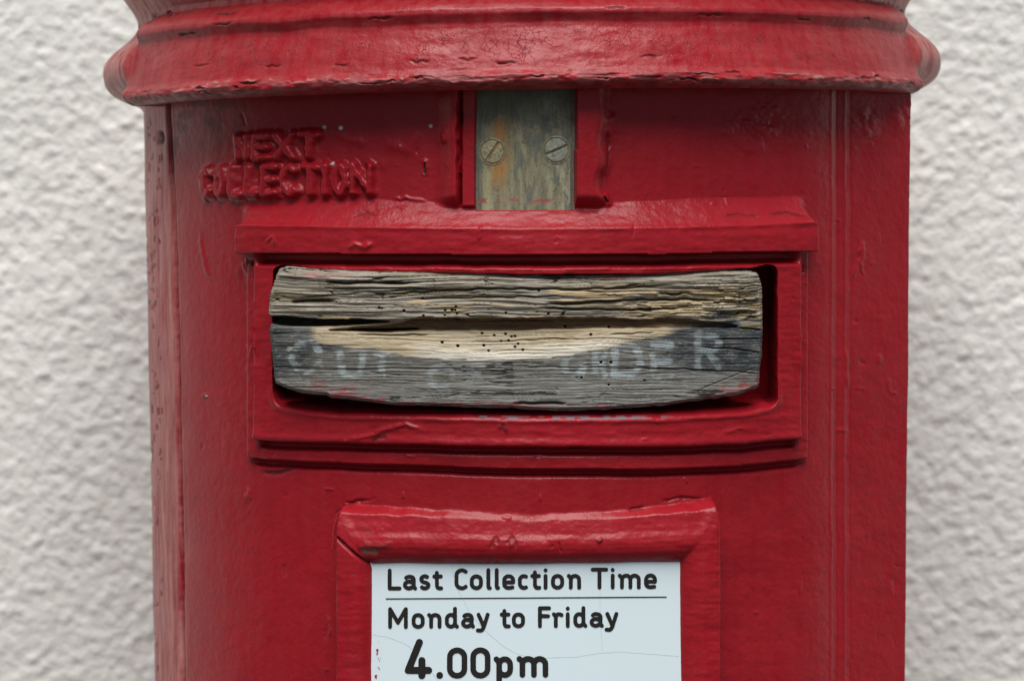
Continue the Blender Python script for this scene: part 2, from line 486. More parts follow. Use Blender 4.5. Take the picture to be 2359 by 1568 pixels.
gap = line([(0, 386), (240, 388), (560, 404), (900, 412), (1300, 418), (1700, 424)])
gu = gap(Vv) + 1.2 * noise(Vv / 60, Vv * 0, 50) + 0.5 * noise(Vv / 12, Vv * 0, 51)
dgap = np.abs(U - gu)
pid[(U > gu) & (TH < 46)] = 1

# --- plate surround pads -------------------------------------------------
vm = 1 - ss(448, 494, Vv + 10 * ss(1380, 1330, U) * 0)
padL = 38 * ss(1000, 1058, U + 6 * noise(Vv / 40, U * 0, 60)) * (U < 1062)
padR = 38 * (1 - ss(1362, 1408, U + 8 * noise(Vv / 50, U * 0, 61))) * (U > 1322)
pads = (padL + padR)
crev = np.exp(-((U - 1061 - 2 * noise(Vv / 25, U * 0, 62)) / 3.2) ** 2) * ss(225, 240, Vv) * (1 - ss(466, 482, Vv)) * (0.65 + 0.5 * noise(Vv / 18, U * 0, 63))
strip = 18 * ss(1063, 1067, U) * (1 - ss(1096, 1098, U))
platewell = ((U > 1097) & (U < 1322))
h_pad = pads + strip
h_pad = np.where(platewell, -3, h_pad) * 1.0
h_pad = np.where(strip > 0, h_pad * (1 - ss(474, 482, Vv)), h_pad * vm)

# --- slot surround -------------------------------------------------------
vt = line([(560, 518), (850, 524), (1200, 528), (1500, 525), (1700, 520), (1865, 511)])(U)
vb = line([(560, 583), (850, 586), (1200, 589), (1500, 587), (1865, 578)])(U) + 0.7 * noise(U / 60, U * 0, 70)
uL = 563 + 3 * ss(500, 520, Vv) - 2 + 1.2 * noise(Vv / 20, Vv * 0, 71)
uR = 1851 + 11 * ss(478, 520, Vv)
vt0 = line([(560, 472), (700, 466), (860, 459), (1000, 466), (1400, 468), (1600, 455), (1865, 452)])(U)
slope = np.clip((Vv - vt0) / (vt - vt0), 0, 1)
slope = slope ** 1.1
inx = smin(np.clip((U - uL) / 9, 0, 1) , np.clip((uR - U) / 9, 0, 1), 0.1)
inx = np.clip(inx, 0, 1)
inx_top = np.where(Vv < vt, smin(np.clip((U - uL) / 22, 0, 1), np.clip((uR - U) / 16, 0, 1), 0.1), inx)
ledge = (44 * slope + 3 * ss(0, 30, Vv - vt)) * np.clip(inx_top, 0, 1) * (1 - ss(0, 5, Vv - vb))
h_sur = ledge
# rolling edge highlight rib along the ledge arris
h_sur = h_sur + 2.0 * np.exp(-((Vv - vt) / 7) ** 2) * inx
vb1 = line([(600, 1010), (640, 1015), (850, 1021), (1200, 1029), (1500, 1029), (1700, 1022), (1830, 1010)])(U) + 0.9 * noise(U / 60, U * 0, 72)
vb2 = line([(575, 1052), (620, 1058), (850, 1069), (1200, 1081), (1500, 1081), (1700, 1073), (1860, 1057)])(U) + 0.9 * noise(U / 60, U * 0, 73)
o1 = np.minimum(np.minimum(U - 605, 1826 - U), np.minimum(Vv - 560, vb1 - Vv))
o2 = np.minimum(np.minimum(U - 576, 1855 - U), np.minimum(Vv - 560, vb2 - Vv))
side_soft = np.where((U > 1700), 6, 3.5)
h_fr = 15 * ss(-3, side_soft, o2) + 21 * ss(-3, side_soft, o1)
below = (vb1 - Vv)
h_fr = h_fr + 2.5 * np.exp(-((below - 10) / 9) ** 2) * (o1 > -2)
h_fr = h_fr - 17 * np.exp(-((Vv - vb1 - 9) / 7) ** 2) * (o2 > 3) * (U > 612) * (U < 1818)
h_sur = np.maximum(h_sur, h_fr * (Vv > vt))
h_sur = np.where((Vv > vb - 2) & (o2 > -4), np.maximum(h_fr, ledge), h_sur)
# groove under the whole surround
h_sur = h_sur - 40 * (1 - ss(14, 32, Vv - vb)) * ss(608, 622, U) * (1 - ss(1808, 1822, U)) * (Vv > vb - 1) * (Vv < 660) + 4 * np.exp(-((Vv - 614) / 7) ** 2) * ss(680, 800, U) * (1 - ss(1700, 1800, U)) * ss(-.3, .3, noise(U / 35, U * 0, 77))
h_und = -14 * np.exp(-((Vv - vb2 - 9) / 7) ** 2) * ss(580, 600, U) * (1 - ss(1825, 1850, U))
# slot opening (rounded box), deep
def rbox(u, v, u0, u1, v0, v1, rad):
    cx, cy = (u0 + u1) / 2, (v0 + v1) / 2
    qx = np.abs(u - cx) - (u1 - u0) / 2 + rad; qy = np.abs(v - cy) - (v1 - v0) / 2 + rad
    return np.hypot(np.maximum(qx, 0), np.maximum(qy, 0)) + np.minimum(np.maximum(qx, qy), 0) - rad
slot_v1 = line([(640, 935), (700, 944), (800, 955), (1200, 963), (1500, 962), (1700, 950), (1770, 935)])(U)
dslot = -rbox(U, Vv + (960 - slot_v1), 651, 1767, 628, 960, 26)      # positive inside
dslot = dslot + 1.0 * noise(U / 25, Vv / 25, 75)
lowside = ss(880, 930, Vv)
inner = 3.5 + 17 * lowside * (1 - ss(1735, 1762, U))
h_slot = -36 * ss(0, 1, dslot / inner) - 170 * ss(0.75, 1.25, dslot / inner)
h_slot = h_slot * (dslot > 0)
lipr = 3 * np.exp(-((dslot + 5) / 5) ** 2) * (Vv > 700) * lowside
h_sur = h_sur + lipr

sur_mask = ((U > uL - 4) & (U < uR + 4) & (Vv > vt0) & (Vv < vb)) | (o2 > -4)
# --- notice frame --------------------------------------------------------
ntop = line([(770, 1163), (850, 1166), (1000, 1172), (1200, 1181), (1400, 1177), (1560, 1163), (1660, 1150)])(U) + 2.0 * noise(U / 30, U * 0, 80)
iT = line([(850, 1306), (900, 1304), (1200, 1305), (1560, 1300)])(U)
dL, dR, dT = 857 - U, U - 1566, iT - Vv              # outside the opening positive
dL = dL + 0.02 * (Vv - 1303) * 0
kx = np.abs(U - 1211) / 390.0
ridge = 26 + 52 * np.clip(kx, 0, 1.3) ** 2
wL, wR, wT = 85.0, 94.0, (iT - ntop)
fL, fR, fT = dL / wL, dR / wR, dT / wT              # 0 at opening, 1 at the outer edge
fm = smax(smax(smax(fL, fR, 0.03), fT, 0.03), (Vv - 1850) / 85.0, 0.03)
inside_frame = (fm < 1.0) & (Vv > 1100)
prof = line([(-0.2, 0), (0, 0.0), (0.03, 0.25), (0.08, 0.48), (0.15, 0.68), (0.25, 0.86), (0.38, 0.97), (0.50, 1.0), (0.65, 1.0), (0.80, 0.99), (0.93, 0.96), (1.0, 0.9)])(fm)
topw = ss(-0.3, 0.3, fT - np.maximum(fL, fR))
prof_t = line([(-0.2, 0), (0, 0.0), (0.03, 0.25), (0.08, 0.50), (0.15, 0.72), (0.24, 0.90), (0.34, 0.99), (0.42, 1.0), (0.50, 0.95), (0.60, 0.82), (0.80, 0.68), (0.95, 0.58), (1.0, 0.5)])(fm)
pr = prof * (1 - topw) + prof_t * topw
h_not = (HPL - 3) + 44 * pr
fall_w = 11 + 9 * topw
edge_out = np.where(topw > 0.5, 8, 12)
outer = np.minimum(np.minimum(np.minimum(U - 772, 1660 - U), Vv - ntop), 1935 - Vv)
fall = ss(-1, fall_w, outer)
h_notf = np.where(outer > -1, h_not * fall, 0)
open_ = (dL < 0) & (dR < 0) & (dT < 0) & (Vv > 1250) & (Vv < 1850)
# mitre crack at the upper left corner
dm, pm = seg_dist(U, Vv, [(786, 1238), (812, 1262), (838, 1287), (862, 1310)])
h_notf = h_notf - 9 * np.exp(-(dm / 3.0) ** 2)
add_stain(np.exp(-(dm / 2.2) ** 2) * 0.9, (0.02, 0.008, 0.006))

# --- raised letters ------------------------------------------------------
CAPS = {
 'N': [[(0, 0), (0, 1), (1, 0), (1, 1)]], 'E': [[(1, 1), (0, 1), (0, 0), (1, 0)], [(0, .5), (.85, .5)]],
 'X': [[(0, 1), (1, 0)], [(1, 1), (0, 0)]], 'T': [[(0, 1), (1, 1)], [(.5, 1), (.5, 0)]],
 'C': [arc(.5, .5, .5, .5, 50, 310, 14)], 'O': [arc(.5, .5, .5, .5, 0, 360, 20)], 'L': [[(0, 1), (0, 0), (1, 0)]],
 'I': [[(.5, 0), (.5, 1)]], 'U': [[(0, 1), (0, .3)] + arc(.5, .3, .5, .3, 180, 360, 10) + [(1, 1)]],
 'F': [[(0, 0), (0, 1), (1, 1)], [(0, .55), (.8, .55)]], 'D': [[(0, 0), (0, 1), (.5, 1)] + arc(.5, .5, .5, .5, 90, -90, 12) + [(0, 0)]],
 'R': [[(0, 0), (0, 1), (.6, 1)] + arc(.6, .76, .38, .24, 90, -90, 8) + [(0, .52)], [(.5, .52), (1, 0)]],
}
emb = [('N', 549, 584, 310, 370), ('E', 588, 631, 308, 371), ('X', 637, 686, 305, 370), ('T', 692, 742, 303, 366),
       ('C', 473, 499, 386, 455), ('O', 502, 531, 384, 456), ('L', 535, 568, 381, 456), ('L', 572, 604, 380, 454),
       ('E', 609, 647, 379, 452), ('C', 652, 696, 378, 453), ('T', 698, 741, 378, 452), ('I', 743, 766, 378, 451),
       ('O', 769, 806, 377, 451), ('N', 810, 864, 376, 449)]
h_let = np.zeros_like(U)
for k, (ch, l, r, t, b) in enumerate(emb):
    sr = 5.5
    j0, j1 = np.searchsorted(U[200], [l - 25, r + 25]); rows = np.where((Vv[:, j0] > t - 40) & (Vv[:, j0] < b + 40))[0]
    sl = (slice(rows[0], rows[-1]), slice(j0, j1))
    uu, vv = U[sl] + 1.5 * noise(U[sl] / 12, Vv[sl] / 12, 90 + k), Vv[sl] + 1.5 * noise(U[sl] / 12, Vv[sl] / 12, 120 + k)
    D = np.full(uu.shape, 1e9)
    for s in CAPS[ch]:
        pts = [(l + sr + 1 + (r - l - 2 * sr - 2) * a, b - sr - 2 - bb * (b - t - 2 * sr - 4)) for a, bb in s]
        if ch == 'I': pts = [((l + r) / 2, y) for _, y in pts]
        D = np.minimum(D, seg_dist(uu, vv, pts)[0])
    clog = 2.5 * noise(uu / 16, vv / 16, 160 + k)
    hl = 11 * (1 - ss(3, 13.0, D + clog)) + 8 * (1 - ss(7, 19, D + clog))
    cur = h_let[sl]
    m = hl > cur
    pm_ = pid[sl]; pm_[(hl > 6) & m] = 10 + k; pid[sl] = pm_
    h_let[sl] = np.where(m, hl, cur)

# --- assemble ------------------------------------------------------------
h = np.where(Vv < vt, np.where((h_pad > 1) & (h_sur > 1), smax(h_pad, h_sur, 6), np.maximum(h_pad, h_sur)), h_sur)
h = np.where(platewell & (Vv < 484), -3, h)
h = h - 26 * np.clip(crev, 0, 1.2)
h = h + h_und * (Vv > vb2 - 2)
h = np.where((outer > -1), h_notf, h)
h = np.where(open_, HPL - 12, h)
h = h + h_let
# door gap and hinge beads
h = h - 26 * np.exp(-(dgap / 4.0) ** 2)
add_stain(1.2 * np.exp(-(dgap / 3.4) ** 2), (0.012, 0.006, 0.005))
h = h + 2.5 * ss(-6, 0, U - gu) * (1 - ss(0, 14, U - gu))
for hu, a in ((1914, 1.8), (1926, -1.4), (1944, 2.2), (1957, -1.2)):
    h = h + a * np.exp(-((U - hu - 1.2 * noise(Vv / 60, U * 0, 130)) / 2.8) ** 2) * (TH > 30)
# region strength of the waviness
wm = 0.75 + 0.5 * sur_mask + 0.4 * ((outer > 0) & ~open_)
wm = np.where(platewell & (Vv < 484), 0.0, wm) * (1 - np.clip(ss(8, 20, dslot), 0, 1))
wm = np.where(open_, 0, wm)
h = h + wave * wm + crin * (6 * fbm(U / 26, Vv / 20, 3, 180) + 3 * np.abs(noise(U / 14, Vv / 10, 183)))
h = h + (TH > 28) * 0.6 * fbm(ARC / 40, Vv / 26, 3, 186) + 1.0 * fbm(ARC / 60, Vv / 14, 2, 188) * (wm > 1)
h = h + 1.6 * fbm(U / 20, Vv / 16, 2, 140) * ss(1.0, 8.0, h_let)

# long drips, ridges, chips: (points, half width, height, dirt, colour)
def stroke(pts, wd, amp, dirt=0.0, c=(0.03, 0.012, 0.01), taper=True):
    global h
    ps = np.array(pts, float)
    m = (U > ps[:, 0].min() - 20) & (U < ps[:, 0].max() + 20) & (Vv > ps[:, 1].min() - 20) & (Vv < ps[:, 1].max() + 20)
    if not m.any(): return
    uu = U[m] + 2.0 * noise(U[m] / 11, Vv[m] / 11, 150); vv = Vv[m] + 2.0 * noise(U[m] / 11, Vv[m] / 11, 151)
    d, p = seg_dist(uu, vv, pts)
    tp = np.clip(np.minimum(p, 1 - p) * 5, 0, 1) if taper else 1.0
    g = np.exp(-(d / wd) ** 2) * tp
    h[m] += amp * g
    if dirt > 0:
        global stainw, stain
        k = np.zeros_like(U); k[m] = np.clip(g * dirt * 1.4, 0, 1)
        add_stain(k, c)
RD = [
 ([(560, 520), (572, 620), (574, 1050)], 2.4, 3, 0), ([(606, 625), (606, 760), (611, 785), (606, 820), (606, 1012)], 2.4, 3, 0),
 ([(640, 560), (655, 545), (662, 566)], 3, 3, 0), ([(808, 1010), (870, 1000), (900, 985), (945, 975), (985, 985)], 5, 5, 0),
 ([(868, 1016), (885, 1006), (905, 1004)], 5, -3, .5), ([(1300, 1029), (1360, 1031)], 3, -6, .6),
 ([(1640, 995), (1670, 990), (1685, 982), (1700, 990)], 3, 2, 0), ([(1150, 985), (1160, 970), (1172, 995)], 5, 3, .35),
 ([(1550, 603), (1610, 603)], 4, 2, 0), ([(820, 575), (835, 562), (860, 568), (880, 560)], 6, 5, 0),
 ([(905, 612), (935, 605)], 4, 4, 0), ([(980, 612), (1040, 606), (1075, 614)], 4, 5, 0), ([(1650, 500), (1690, 494), (1740, 505)], 2.2, -3, .4),
 ([(1750, 497), (1790, 490), (1840, 502)], 2.2, -3, .5), ([(823, 498), (850, 490), (880, 496)], 2.2, -3, .5),
 ([(745, 1190), (770, 1175), (775, 1165), (800, 1158), (860, 1150)], 3, -5, .3), ([(770, 1165), (757, 1190), (745, 1230), (742, 1290)], 3, 4, 0),
 ([(830, 1265), (850, 1256), (880, 1258), (915, 1250)], 9, 4, .35), ([(835, 1266), (860, 1266), (878, 1272)], 8, -4, .55, (0.16, 0.10, 0.07)),
 ([(1130, 1262), (1142, 1240), (1152, 1250)], 5, -3, .3), ([(1165, 1252), (1180, 1236), (1190, 1262)], 5, -3, .3), ([(1172, 1246), (1186, 1250)], 7, 3, .2, (0.3, 0.06, 0.07)), ([(1266, 1262), (1274, 1250)], 4, -2.5, .25), ([(1284, 1245), (1290, 1270)], 3, -2.5, .25),
 ([(1370, 1245), (1385, 1240)], 4, 5, .3), ([(1530, 1158), (1580, 1148), (1640, 1150)], 3, -4, .3), ([(1450, 1176), (1490, 1170)], 3, -4, .4),
 ([(976, 365), (982, 385), (978, 410)], 6, 6, 0), ([(978, 372), (979, 405)], 3, -9, .9), ([(1020, 305), (1030, 330)], 6, 5, 0),
 ([(905, 460), (935, 456), (990, 465)], 4, 4, 0), ([(1395, 290), (1412, 270), (1402, 320)], 8, 6, 0), ([(1390, 440), (1402, 480)], 7, 7, 0), ([(1386, 452), (1396, 470)], 3, -6, .7),
 ([(1395, 300), (1400, 330), (1398, 400)], 4, -5, .3), ([(575, 602), (600, 606)], 5, -10, .9), ([(1832, 610), (1838, 632)], 5, -8, .8),
 ([(1825, 760), (1822, 800), (1824, 870)], 3, 3, 0), ([(1975, 590), (1985, 560), (1982, 620)], 4, 4, 0), ([(1965, 640), (1975, 600), (1990, 640)], 3, 3, 0),
 ([(1690, 330), (1720, 345), (1760, 350)], 8, 2, 0), ([(1665, 270), (1680, 295), (1660, 310)], 6, 2, 0), ([(1700, 250), (1760, 262), (1810, 250)], 9, 2, 0),
 ([(1640, 285), (1720, 285), (1800, 300)], 7, 2, 0), ([(1983, 240), (1988, 290), (2005, 320)], 7, 2, 0), ([(478, 470), (466, 420), (475, 380)], 4, 7, 0),
 ([(730, 1420), (735, 1470)], 3, 3, 0), ([(600, 1085), (640, 1090), (680, 1075)], 5, -6, .5), ([(470, 905), (476, 915)], 4, 4, .2),
 ([(566, 1135), (575, 1145), (575, 1120)], 4, 4, 0), ([(560, 600), (570, 640)], 4, 3, 0), ([(460, 525), (470, 600), (480, 640)], 4, 3, 0),
 ([(2090, 255), (2060, 262), (2070, 300)], 8, 2, 0), ([(1948, 800), (1950, 900)], 4, 3, 0),
 ([(760, 300), (800, 320), (850, 330)], 9, 4, 0), ([(830, 372), (866, 366), (892, 395)], 9, 2, 0), ([(880, 330), (940, 345), (960, 300)], 12, 4, 0),
]
for a in RD: stroke(*a)
for k in range(150):        # runs and pimples in the paint
    x, y = rng.uniform(440, 2090), rng.uniform(245, 1560)
    if rng.random() < 0.5: stroke([(x, y), (x + rng.uniform(-10, 10), y + rng.uniform(8, 45))], rng.uniform(2, 5), rng.uniform(-2.5, 3), 0)
    else: stroke([(x, y), (x + rng.uniform(5, 30), y + rng.uniform(-6, 6))], rng.uniform(2, 4.5), rng.uniform(-2.5, 3), 0.3 * (rng.random() < 0.3))
for k in range(90):         # vertical scratches on the side of the barrel
    x, y = rng.uniform(335, 372), rng.uniform(260, 1560); L = rng.uniform(6, 28)
    stroke([(x, y), (x + rng.uniform(-2, 2), y + L)], rng.uniform(1.2, 2.4), -2.5, rng.uniform(.2, .7), (0.16, 0.012, 0.012))
stroke([(366, 300), (372, 318), (368, 335)], 7, -7, .8, (0.10, 0.03, 0.025))
# worn grey edge at the bottom of the slot, pale flecks
wl_ = np.exp(-((Vv - slot_v1 + 3) / 3.2) ** 2) * ss(1085, 1110, U) * (1 - ss(1480, 1545, U)) * ss(-0.25, 0.25, noise(U / 16, Vv / 6, 160) + 0.12)
add_stain(wl_, (0.12, 0.17, 0.19))
for (x, y, r, c) in ((785, 295, 5.5, (.55, .58, .5)), (747, 293, 5, (.45, .43, .36)), (768, 377, 4.5, (.5, .42, .4)), (992, 291, 5, (.5, .42, .38)), (478, 912, 2.2, (.5, .5, .5))):
    d = np.hypot(U - x, Vv - y); h = h + 2.5 * (1 - ss(r * .5, r * 1.2, d)); add_stain(1 - ss(r * .7, r * 1.1, d), c)
# dirty webs under the rim, left end
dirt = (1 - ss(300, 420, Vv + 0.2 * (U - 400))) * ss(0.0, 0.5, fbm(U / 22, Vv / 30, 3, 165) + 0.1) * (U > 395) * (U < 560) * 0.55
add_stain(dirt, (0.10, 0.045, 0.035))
chalk_sheen = ((1 - ss(0, 14, U - gu)) * .9 + .30 * (1 - ss(0, 32, U - gu)) * (U > gu)) * ss(-1.2, 0.2, fbm(ARC / 14, Vv / 110, 3, 170)) + 0.02  # left edge paler: chalk plus a grazing reflection painted into the colour
crackle = np.clip(ss(.1, .5, noise(U / 120, Vv / 90, 175)), 0, 1) * 0.35

RR = R0 + h
P = np.stack([RR * sT, -RR * cT - h_slot, HH], -1)
NRM = grid_normals(P)
ctr = np.array([0, 0, 0])
if (NRM[300, 400] * P[300, 400]).sum() < 0: NRM = -NRM

pid[(pid == 0) & (TH > 40)] = 6
pid[sur_mask & front & (pid < 10)] = 2
pid[(outer > -1) & front & (Vv > 1120)] = 3
pm4 = ((U > 990) & (U < 1410) & (Vv < 480)) & (pid < 10) & ~sur_mask
pid[pm4] = 4
pid[(U > 1064) & (U < 1097) & (Vv < 480)] = 5

nr, nc = U.shape
FG = grid_faces(nr, nc)
fp = pid[:-1, :-1]
uniq_names = {0: "barrel", 1: "door", 2: "slot_surround", 3: "notice_frame", 4: "plate_surround", 5: "guide_strip", 6: "hinge_flange"}
flatP = P.reshape(-1, 3); flatN = NRM.reshape(-1, 3)
AT = {"stainw": stainw.ravel(), "stain": stain.reshape(-1, 3), "chalk_sheen": chalk_sheen.ravel(), "crackle": crackle.ravel()}
flip = np.cross(P[301, 400] - P[300, 400], P[300, 401] - P[300, 400]) @ P[300, 400] < 0
parts = {}
def cut(mask, name, mat=M_RED, parent=None):
    F = FG[mask]
    if flip: F = F[:, ::-1]
    ids, inv = np.unique(F.ravel(), return_inverse=True)
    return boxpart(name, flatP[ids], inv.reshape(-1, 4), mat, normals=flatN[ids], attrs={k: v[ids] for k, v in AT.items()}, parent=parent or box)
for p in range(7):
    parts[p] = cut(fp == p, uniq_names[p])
parts[1]["label"] = "curved red door with raised cast letters and painted-over surface"
for k in range(len(emb)):
    m = fp == 10 + k
    if m.any(): cut(m, "raised_letter", parent=parts[1])

# coarse remainder of the barrel: lower body, back, plinth
def lathe(name, prof, th0=0, th1=360, n=96, mat=M_RED, parent=box):
    a = np.radians(np.linspace(th0, th1, n))
    pr_ = np.array(prof, float)
    Rg, A = np.meshgrid(pr_[:, 0], a, indexing='ij'); Zg = np.repeat(pr_[:, 1:2], n, 1)
    V = np.stack([Rg * np.sin(A), -Rg * np.cos(A), Zg], -1)
    F = grid_faces(len(pr_), n).reshape(-1, 4)
    return boxpart(name, V.reshape(-1, 3), F, mat, parent=parent, attrs={"stainw": np.zeros(V.shape[0] * n), "stain": np.zeros((V.shape[0] * n, 3)), "chalk_sheen": np.full(V.shape[0] * n, .2), "crackle": np.zeros(V.shape[0] * n)})
rt = lambda H: 980 * (1 + 0.0000098 * (H - 640))
lathe("barrel_back", [(rt(H), H) for H in np.linspace(668, -1500, 14)], 103, 257, 60)
lathe("barrel_base", [(rt(-1470) - 12, -1470), (rt(-1500) - 6, -1500), (940, -4300), (985, -4380), (1085, -4440), (1085, GZ + 2)], 0, 360, 97)

# ------------------------------------------------------------------ hood: ring, front apron and neck
torus = line([(560, 980), (584, 990), (592, 1016), (604, 1048), (618, 1068), (634, 1080), (652, 1086), (668, 1088), (684, 1085), (700, 1077), (714, 1065), (728, 1048), (742, 1030), (756, 1014), (770, 1002), (785, 995), (800, 996), (815, 1001), (845, 1022), (880, 1048)])
apron = line([(560, 1040), (568, 1058), (574, 1074), (580, 1088), (588, 1097), (596, 1100), (604, 1098), (611, 1092), (618, 1087), (630, 1083), (655, 1075), (690, 1062), (712, 1054), (724, 1052), (736, 1057), (746, 1062), (756, 1060), (768, 1050), (780, 1036), (796, 1002), (812, 1000), (845, 1022), (880, 1048)])
hs = np.concatenate([np.arange(572, 630, 1.6), np.arange(630, 820, 2.5), np.arange(820, 885, 6)])
hth = np.concatenate([np.arange(-110, -70, .45), np.arange(-70, 70, .19), np.arange(70, 110, .45)])
HT, HS = np.meshgrid(hth, hs)
apr_w = ss(-65.2, -63.6, HT) * (1 - ss(63.6, 65.2, HT))
arcH = np.radians(HT) * 1080
rip = line([(0, .2), (1, 1)])
HSs = HS + 3.0 * noise(arcH / 120, HS / 60, 200) * apr_w
def smo(fn, x, k=3.0): return sum(wt * fn(x + k * q) for q, wt in ((-2, .1), (-1, .2), (0, .4), (1, .2), (2, .1)))
RH = smo(torus, HSs, 5) * (1 - apr_w) + smo(apron, HSs, 1.5) * apr_w
lip = np.exp(-((HS - 594) / 20) ** 2)
nz = (2.0 * fbm(arcH / 140, HS / 40, 2, 210) + 0.9 * fbm(arcH / 45, HS / 16, 3, 214)
      + lip * apr_w * (5.5 * fbm(arcH / 60, HS / 18, 3, 220) + 1.2 * noise(arcH / 14, HS / 7, 224)))
hood_sw = np.zeros_like(RH); hood_st = np.zeros(RH.shape + (3,))
RH = RH + nz
side = 1 - apr_w
RH = RH + side * (0.7 * fbm(arcH / 12, HS / 60, 3, 226))
def hstroke(pts, wd, amp, dirt, c=(0.03, 0.012, 0.01)):
    """points as (degrees, height)"""
    global RH, hood_sw, hood_st
    pts2 = [(math.radians(a) * 1080, b) for a, b in pts]
    ps = np.array(pts2)
    m = (arcH > ps[:, 0].min() - 25) & (arcH < ps[:, 0].max() + 25) & (HS > ps[:, 1].min() - 20) & (HS < ps[:, 1].max() + 20)
    x = arcH[m] + 4 * noise(arcH[m] / 14, HS[m] / 8, 230); y = HS[m] + 2.5 * noise(arcH[m] / 12, HS[m] / 9, 231)
    d, p = seg_dist(x, y, pts2)
    g = np.exp(-(d / wd) ** 2) * np.clip(np.minimum(p, 1 - p) * 4, 0, 1)
    RH[m] += amp * g
    if dirt:
        k = np.clip(g * dirt * 1.5, 0, 1); sw = hood_sw[m]; st = hood_st[m]
        st[k > sw] = c; hood_st[m] = st; hood_sw[m] = np.maximum(sw, k)
for k in range(26):                               # splits along the battered lip
    a = rng.uniform(-63, 61); L = rng.uniform(.8, 4.5); z = rng.uniform(588, 608)
    hstroke([(a, z), (a + L * .5, z + rng.uniform(-3, 3)), (a + L, z + rng.uniform(-4, 4))], rng.uniform(1.4, 3.2), rng.uniform(-6, -2), rng.uniform(.2, .9))
for k in range(60):                               # pale scuffs on the lip
    a = rng.uniform(-63, 61); L = rng.uniform(.5, 3); z = rng.uniform(588, 612)
    hstroke([(a, z), (a + L, z + rng.uniform(-3, 3))], rng.uniform(2, 4), 2.0, rng.uniform(.15, .5), (0.36, 0.20, 0.17))
for (a, z, L, d) in ((-3.5, 632, 3, .9), (-14, 640, 3, .6), (-8, 642, 2.5, .4), (14, 642, 3, .5), (-24, 634, 2.5, .4), (-47, 655, 4, .1), (-34, 642, 3, .1), (-52, 735, 5, .8), (-44, 748, 4, .8), (-45, 775, 5, .9), (-20, 742, 4, .4), (22, 740, 4, .4), (37, 735, 3, .5), (10, 757, 3, .6), (50, 745, 2, .6)):
    hstroke([(a, z), (a + L * .5, z + 2 * math.sin(a)), (a + L, z + 1)], 2.0, -4, d)
for sgn in (-1, 1):                               # rough seam where ring meets neck at the sides
    for k in range(26):
        a = sgn * rng.uniform(50, 100); L = rng.uniform(1, 5)
        hstroke([(a, 790 + rng.uniform(-14, 14)), (a + L, 790 + rng.uniform(-14, 14))], rng.uniform(1.5, 3.5), rng.uniform(-7, 4), rng.uniform(.2, .7), (0.09, 0.03, 0.025))
for k in range(80):
    a = rng.choice([-1, 1]) * rng.uniform(64, 95); z = rng.uniform(620, 760)
    hstroke([(a, z), (a + rng.uniform(-.6, .6), z + rng.uniform(10, 35))], rng.uniform(1.5, 3), -.8, rng.uniform(.2, .6), (0.26, 0.012, 0.014))
dust = lip * ss(-.15, .35, fbm(arcH / 40, HS / 12, 3, 250) + .05) * .6 * apr_w
hood_st[dust > hood_sw] = (0.20, 0.075, 0.075); hood_sw = np.maximum(hood_sw, dust)
dk = np.exp(-((HS - 582) / 9) ** 2) * ss(-.1, .3, fbm(arcH / 26, HS / 7, 3, 253)) * .75 * apr_w
hood_st[dk > hood_sw] = (0.06, 0.018, 0.014); hood_sw = np.maximum(hood_sw, dk)
# grime of the underside edge
gr = np.exp(-((HS - 575) / 10) ** 2) * ss(-.2, .4, fbm(arcH / 30, HS / 10, 3, 240)) * .5 * apr_w
m = gr > hood_sw; hood_st[m] = (0.07, 0.03, 0.022); hood_sw = np.maximum(hood_sw, gr)
gr = np.exp(-((arcH + 1080 * math.radians(59)) / 60) ** 2) * (1 - ss(590, 620, HS)) * ss(-.1, .35, fbm(arcH / 10, HS / 6, 3, 243)) * .9
m = gr > hood_sw; hood_st[m] = (0.16, 0.11, 0.08); hood_sw = np.maximum(hood_sw, gr)
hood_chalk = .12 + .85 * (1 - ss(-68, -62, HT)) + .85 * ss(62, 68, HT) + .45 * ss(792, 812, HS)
hood_crk = np.exp(-((HS - 672) / 34) ** 2) * apr_w + .25
tilt = 0.0105
Xh = RH * np.sin(np.radians(HT)); Yh = -RH * np.cos(np.radians(HT))
TAN_T = tilt
PH = np.stack([Xh, Yh, HS + TAN_T * Xh], -1)
# underside going in to the barrel
nu = 7
und = []
for k in range(nu, 0, -1):
    f = k / nu
    rr_ = RH[0] * (1 - f) + 940 * f
    und.append(np.stack([rr_ * np.sin(np.radians(hth)), -rr_ * np.cos(np.radians(hth)), 572 + 9 * f + TAN_T * rr_ * np.sin(np.radians(hth))], -1))
PH = np.concatenate([np.array(und), PH], 0)
pad = lambda A: np.concatenate([np.repeat(A[:1], nu, 0), A], 0)
NH = grid_normals(PH)
if (NH[60, 500] * PH[60, 500] * [1, 1, 0]).sum() < 0: NH = -NH
FH = grid_faces(*PH.shape[:2]).reshape(-1, 4)
t_ = np.cross(PH[61, 500] - PH[60, 500], PH[60, 501] - PH[60, 500]) @ (PH[60, 500] * [1, 1, 0])
if t_ < 0: FH = FH[:, ::-1]
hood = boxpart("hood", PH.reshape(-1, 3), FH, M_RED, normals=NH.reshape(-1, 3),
        attrs={"stainw": pad(hood_sw).ravel(), "stain": pad(hood_st).reshape(-1, 3), "chalk_sheen": pad(hood_chalk).ravel(), "crackle": pad(hood_crk).ravel()})
tp = [(torus(z), z) for z in np.linspace(550, 880, 24)]
lathe("hood_back", tp, 109, 251, 60)
lathe("cap", [(1048, 879), (1075, 900), (1085, 965), (1120, 1000), (1128, 1030), (1110, 1060), (1060, 1085), (900, 1180), (650, 1270), (350, 1320), (1, 1335)], 0, 360, 97)

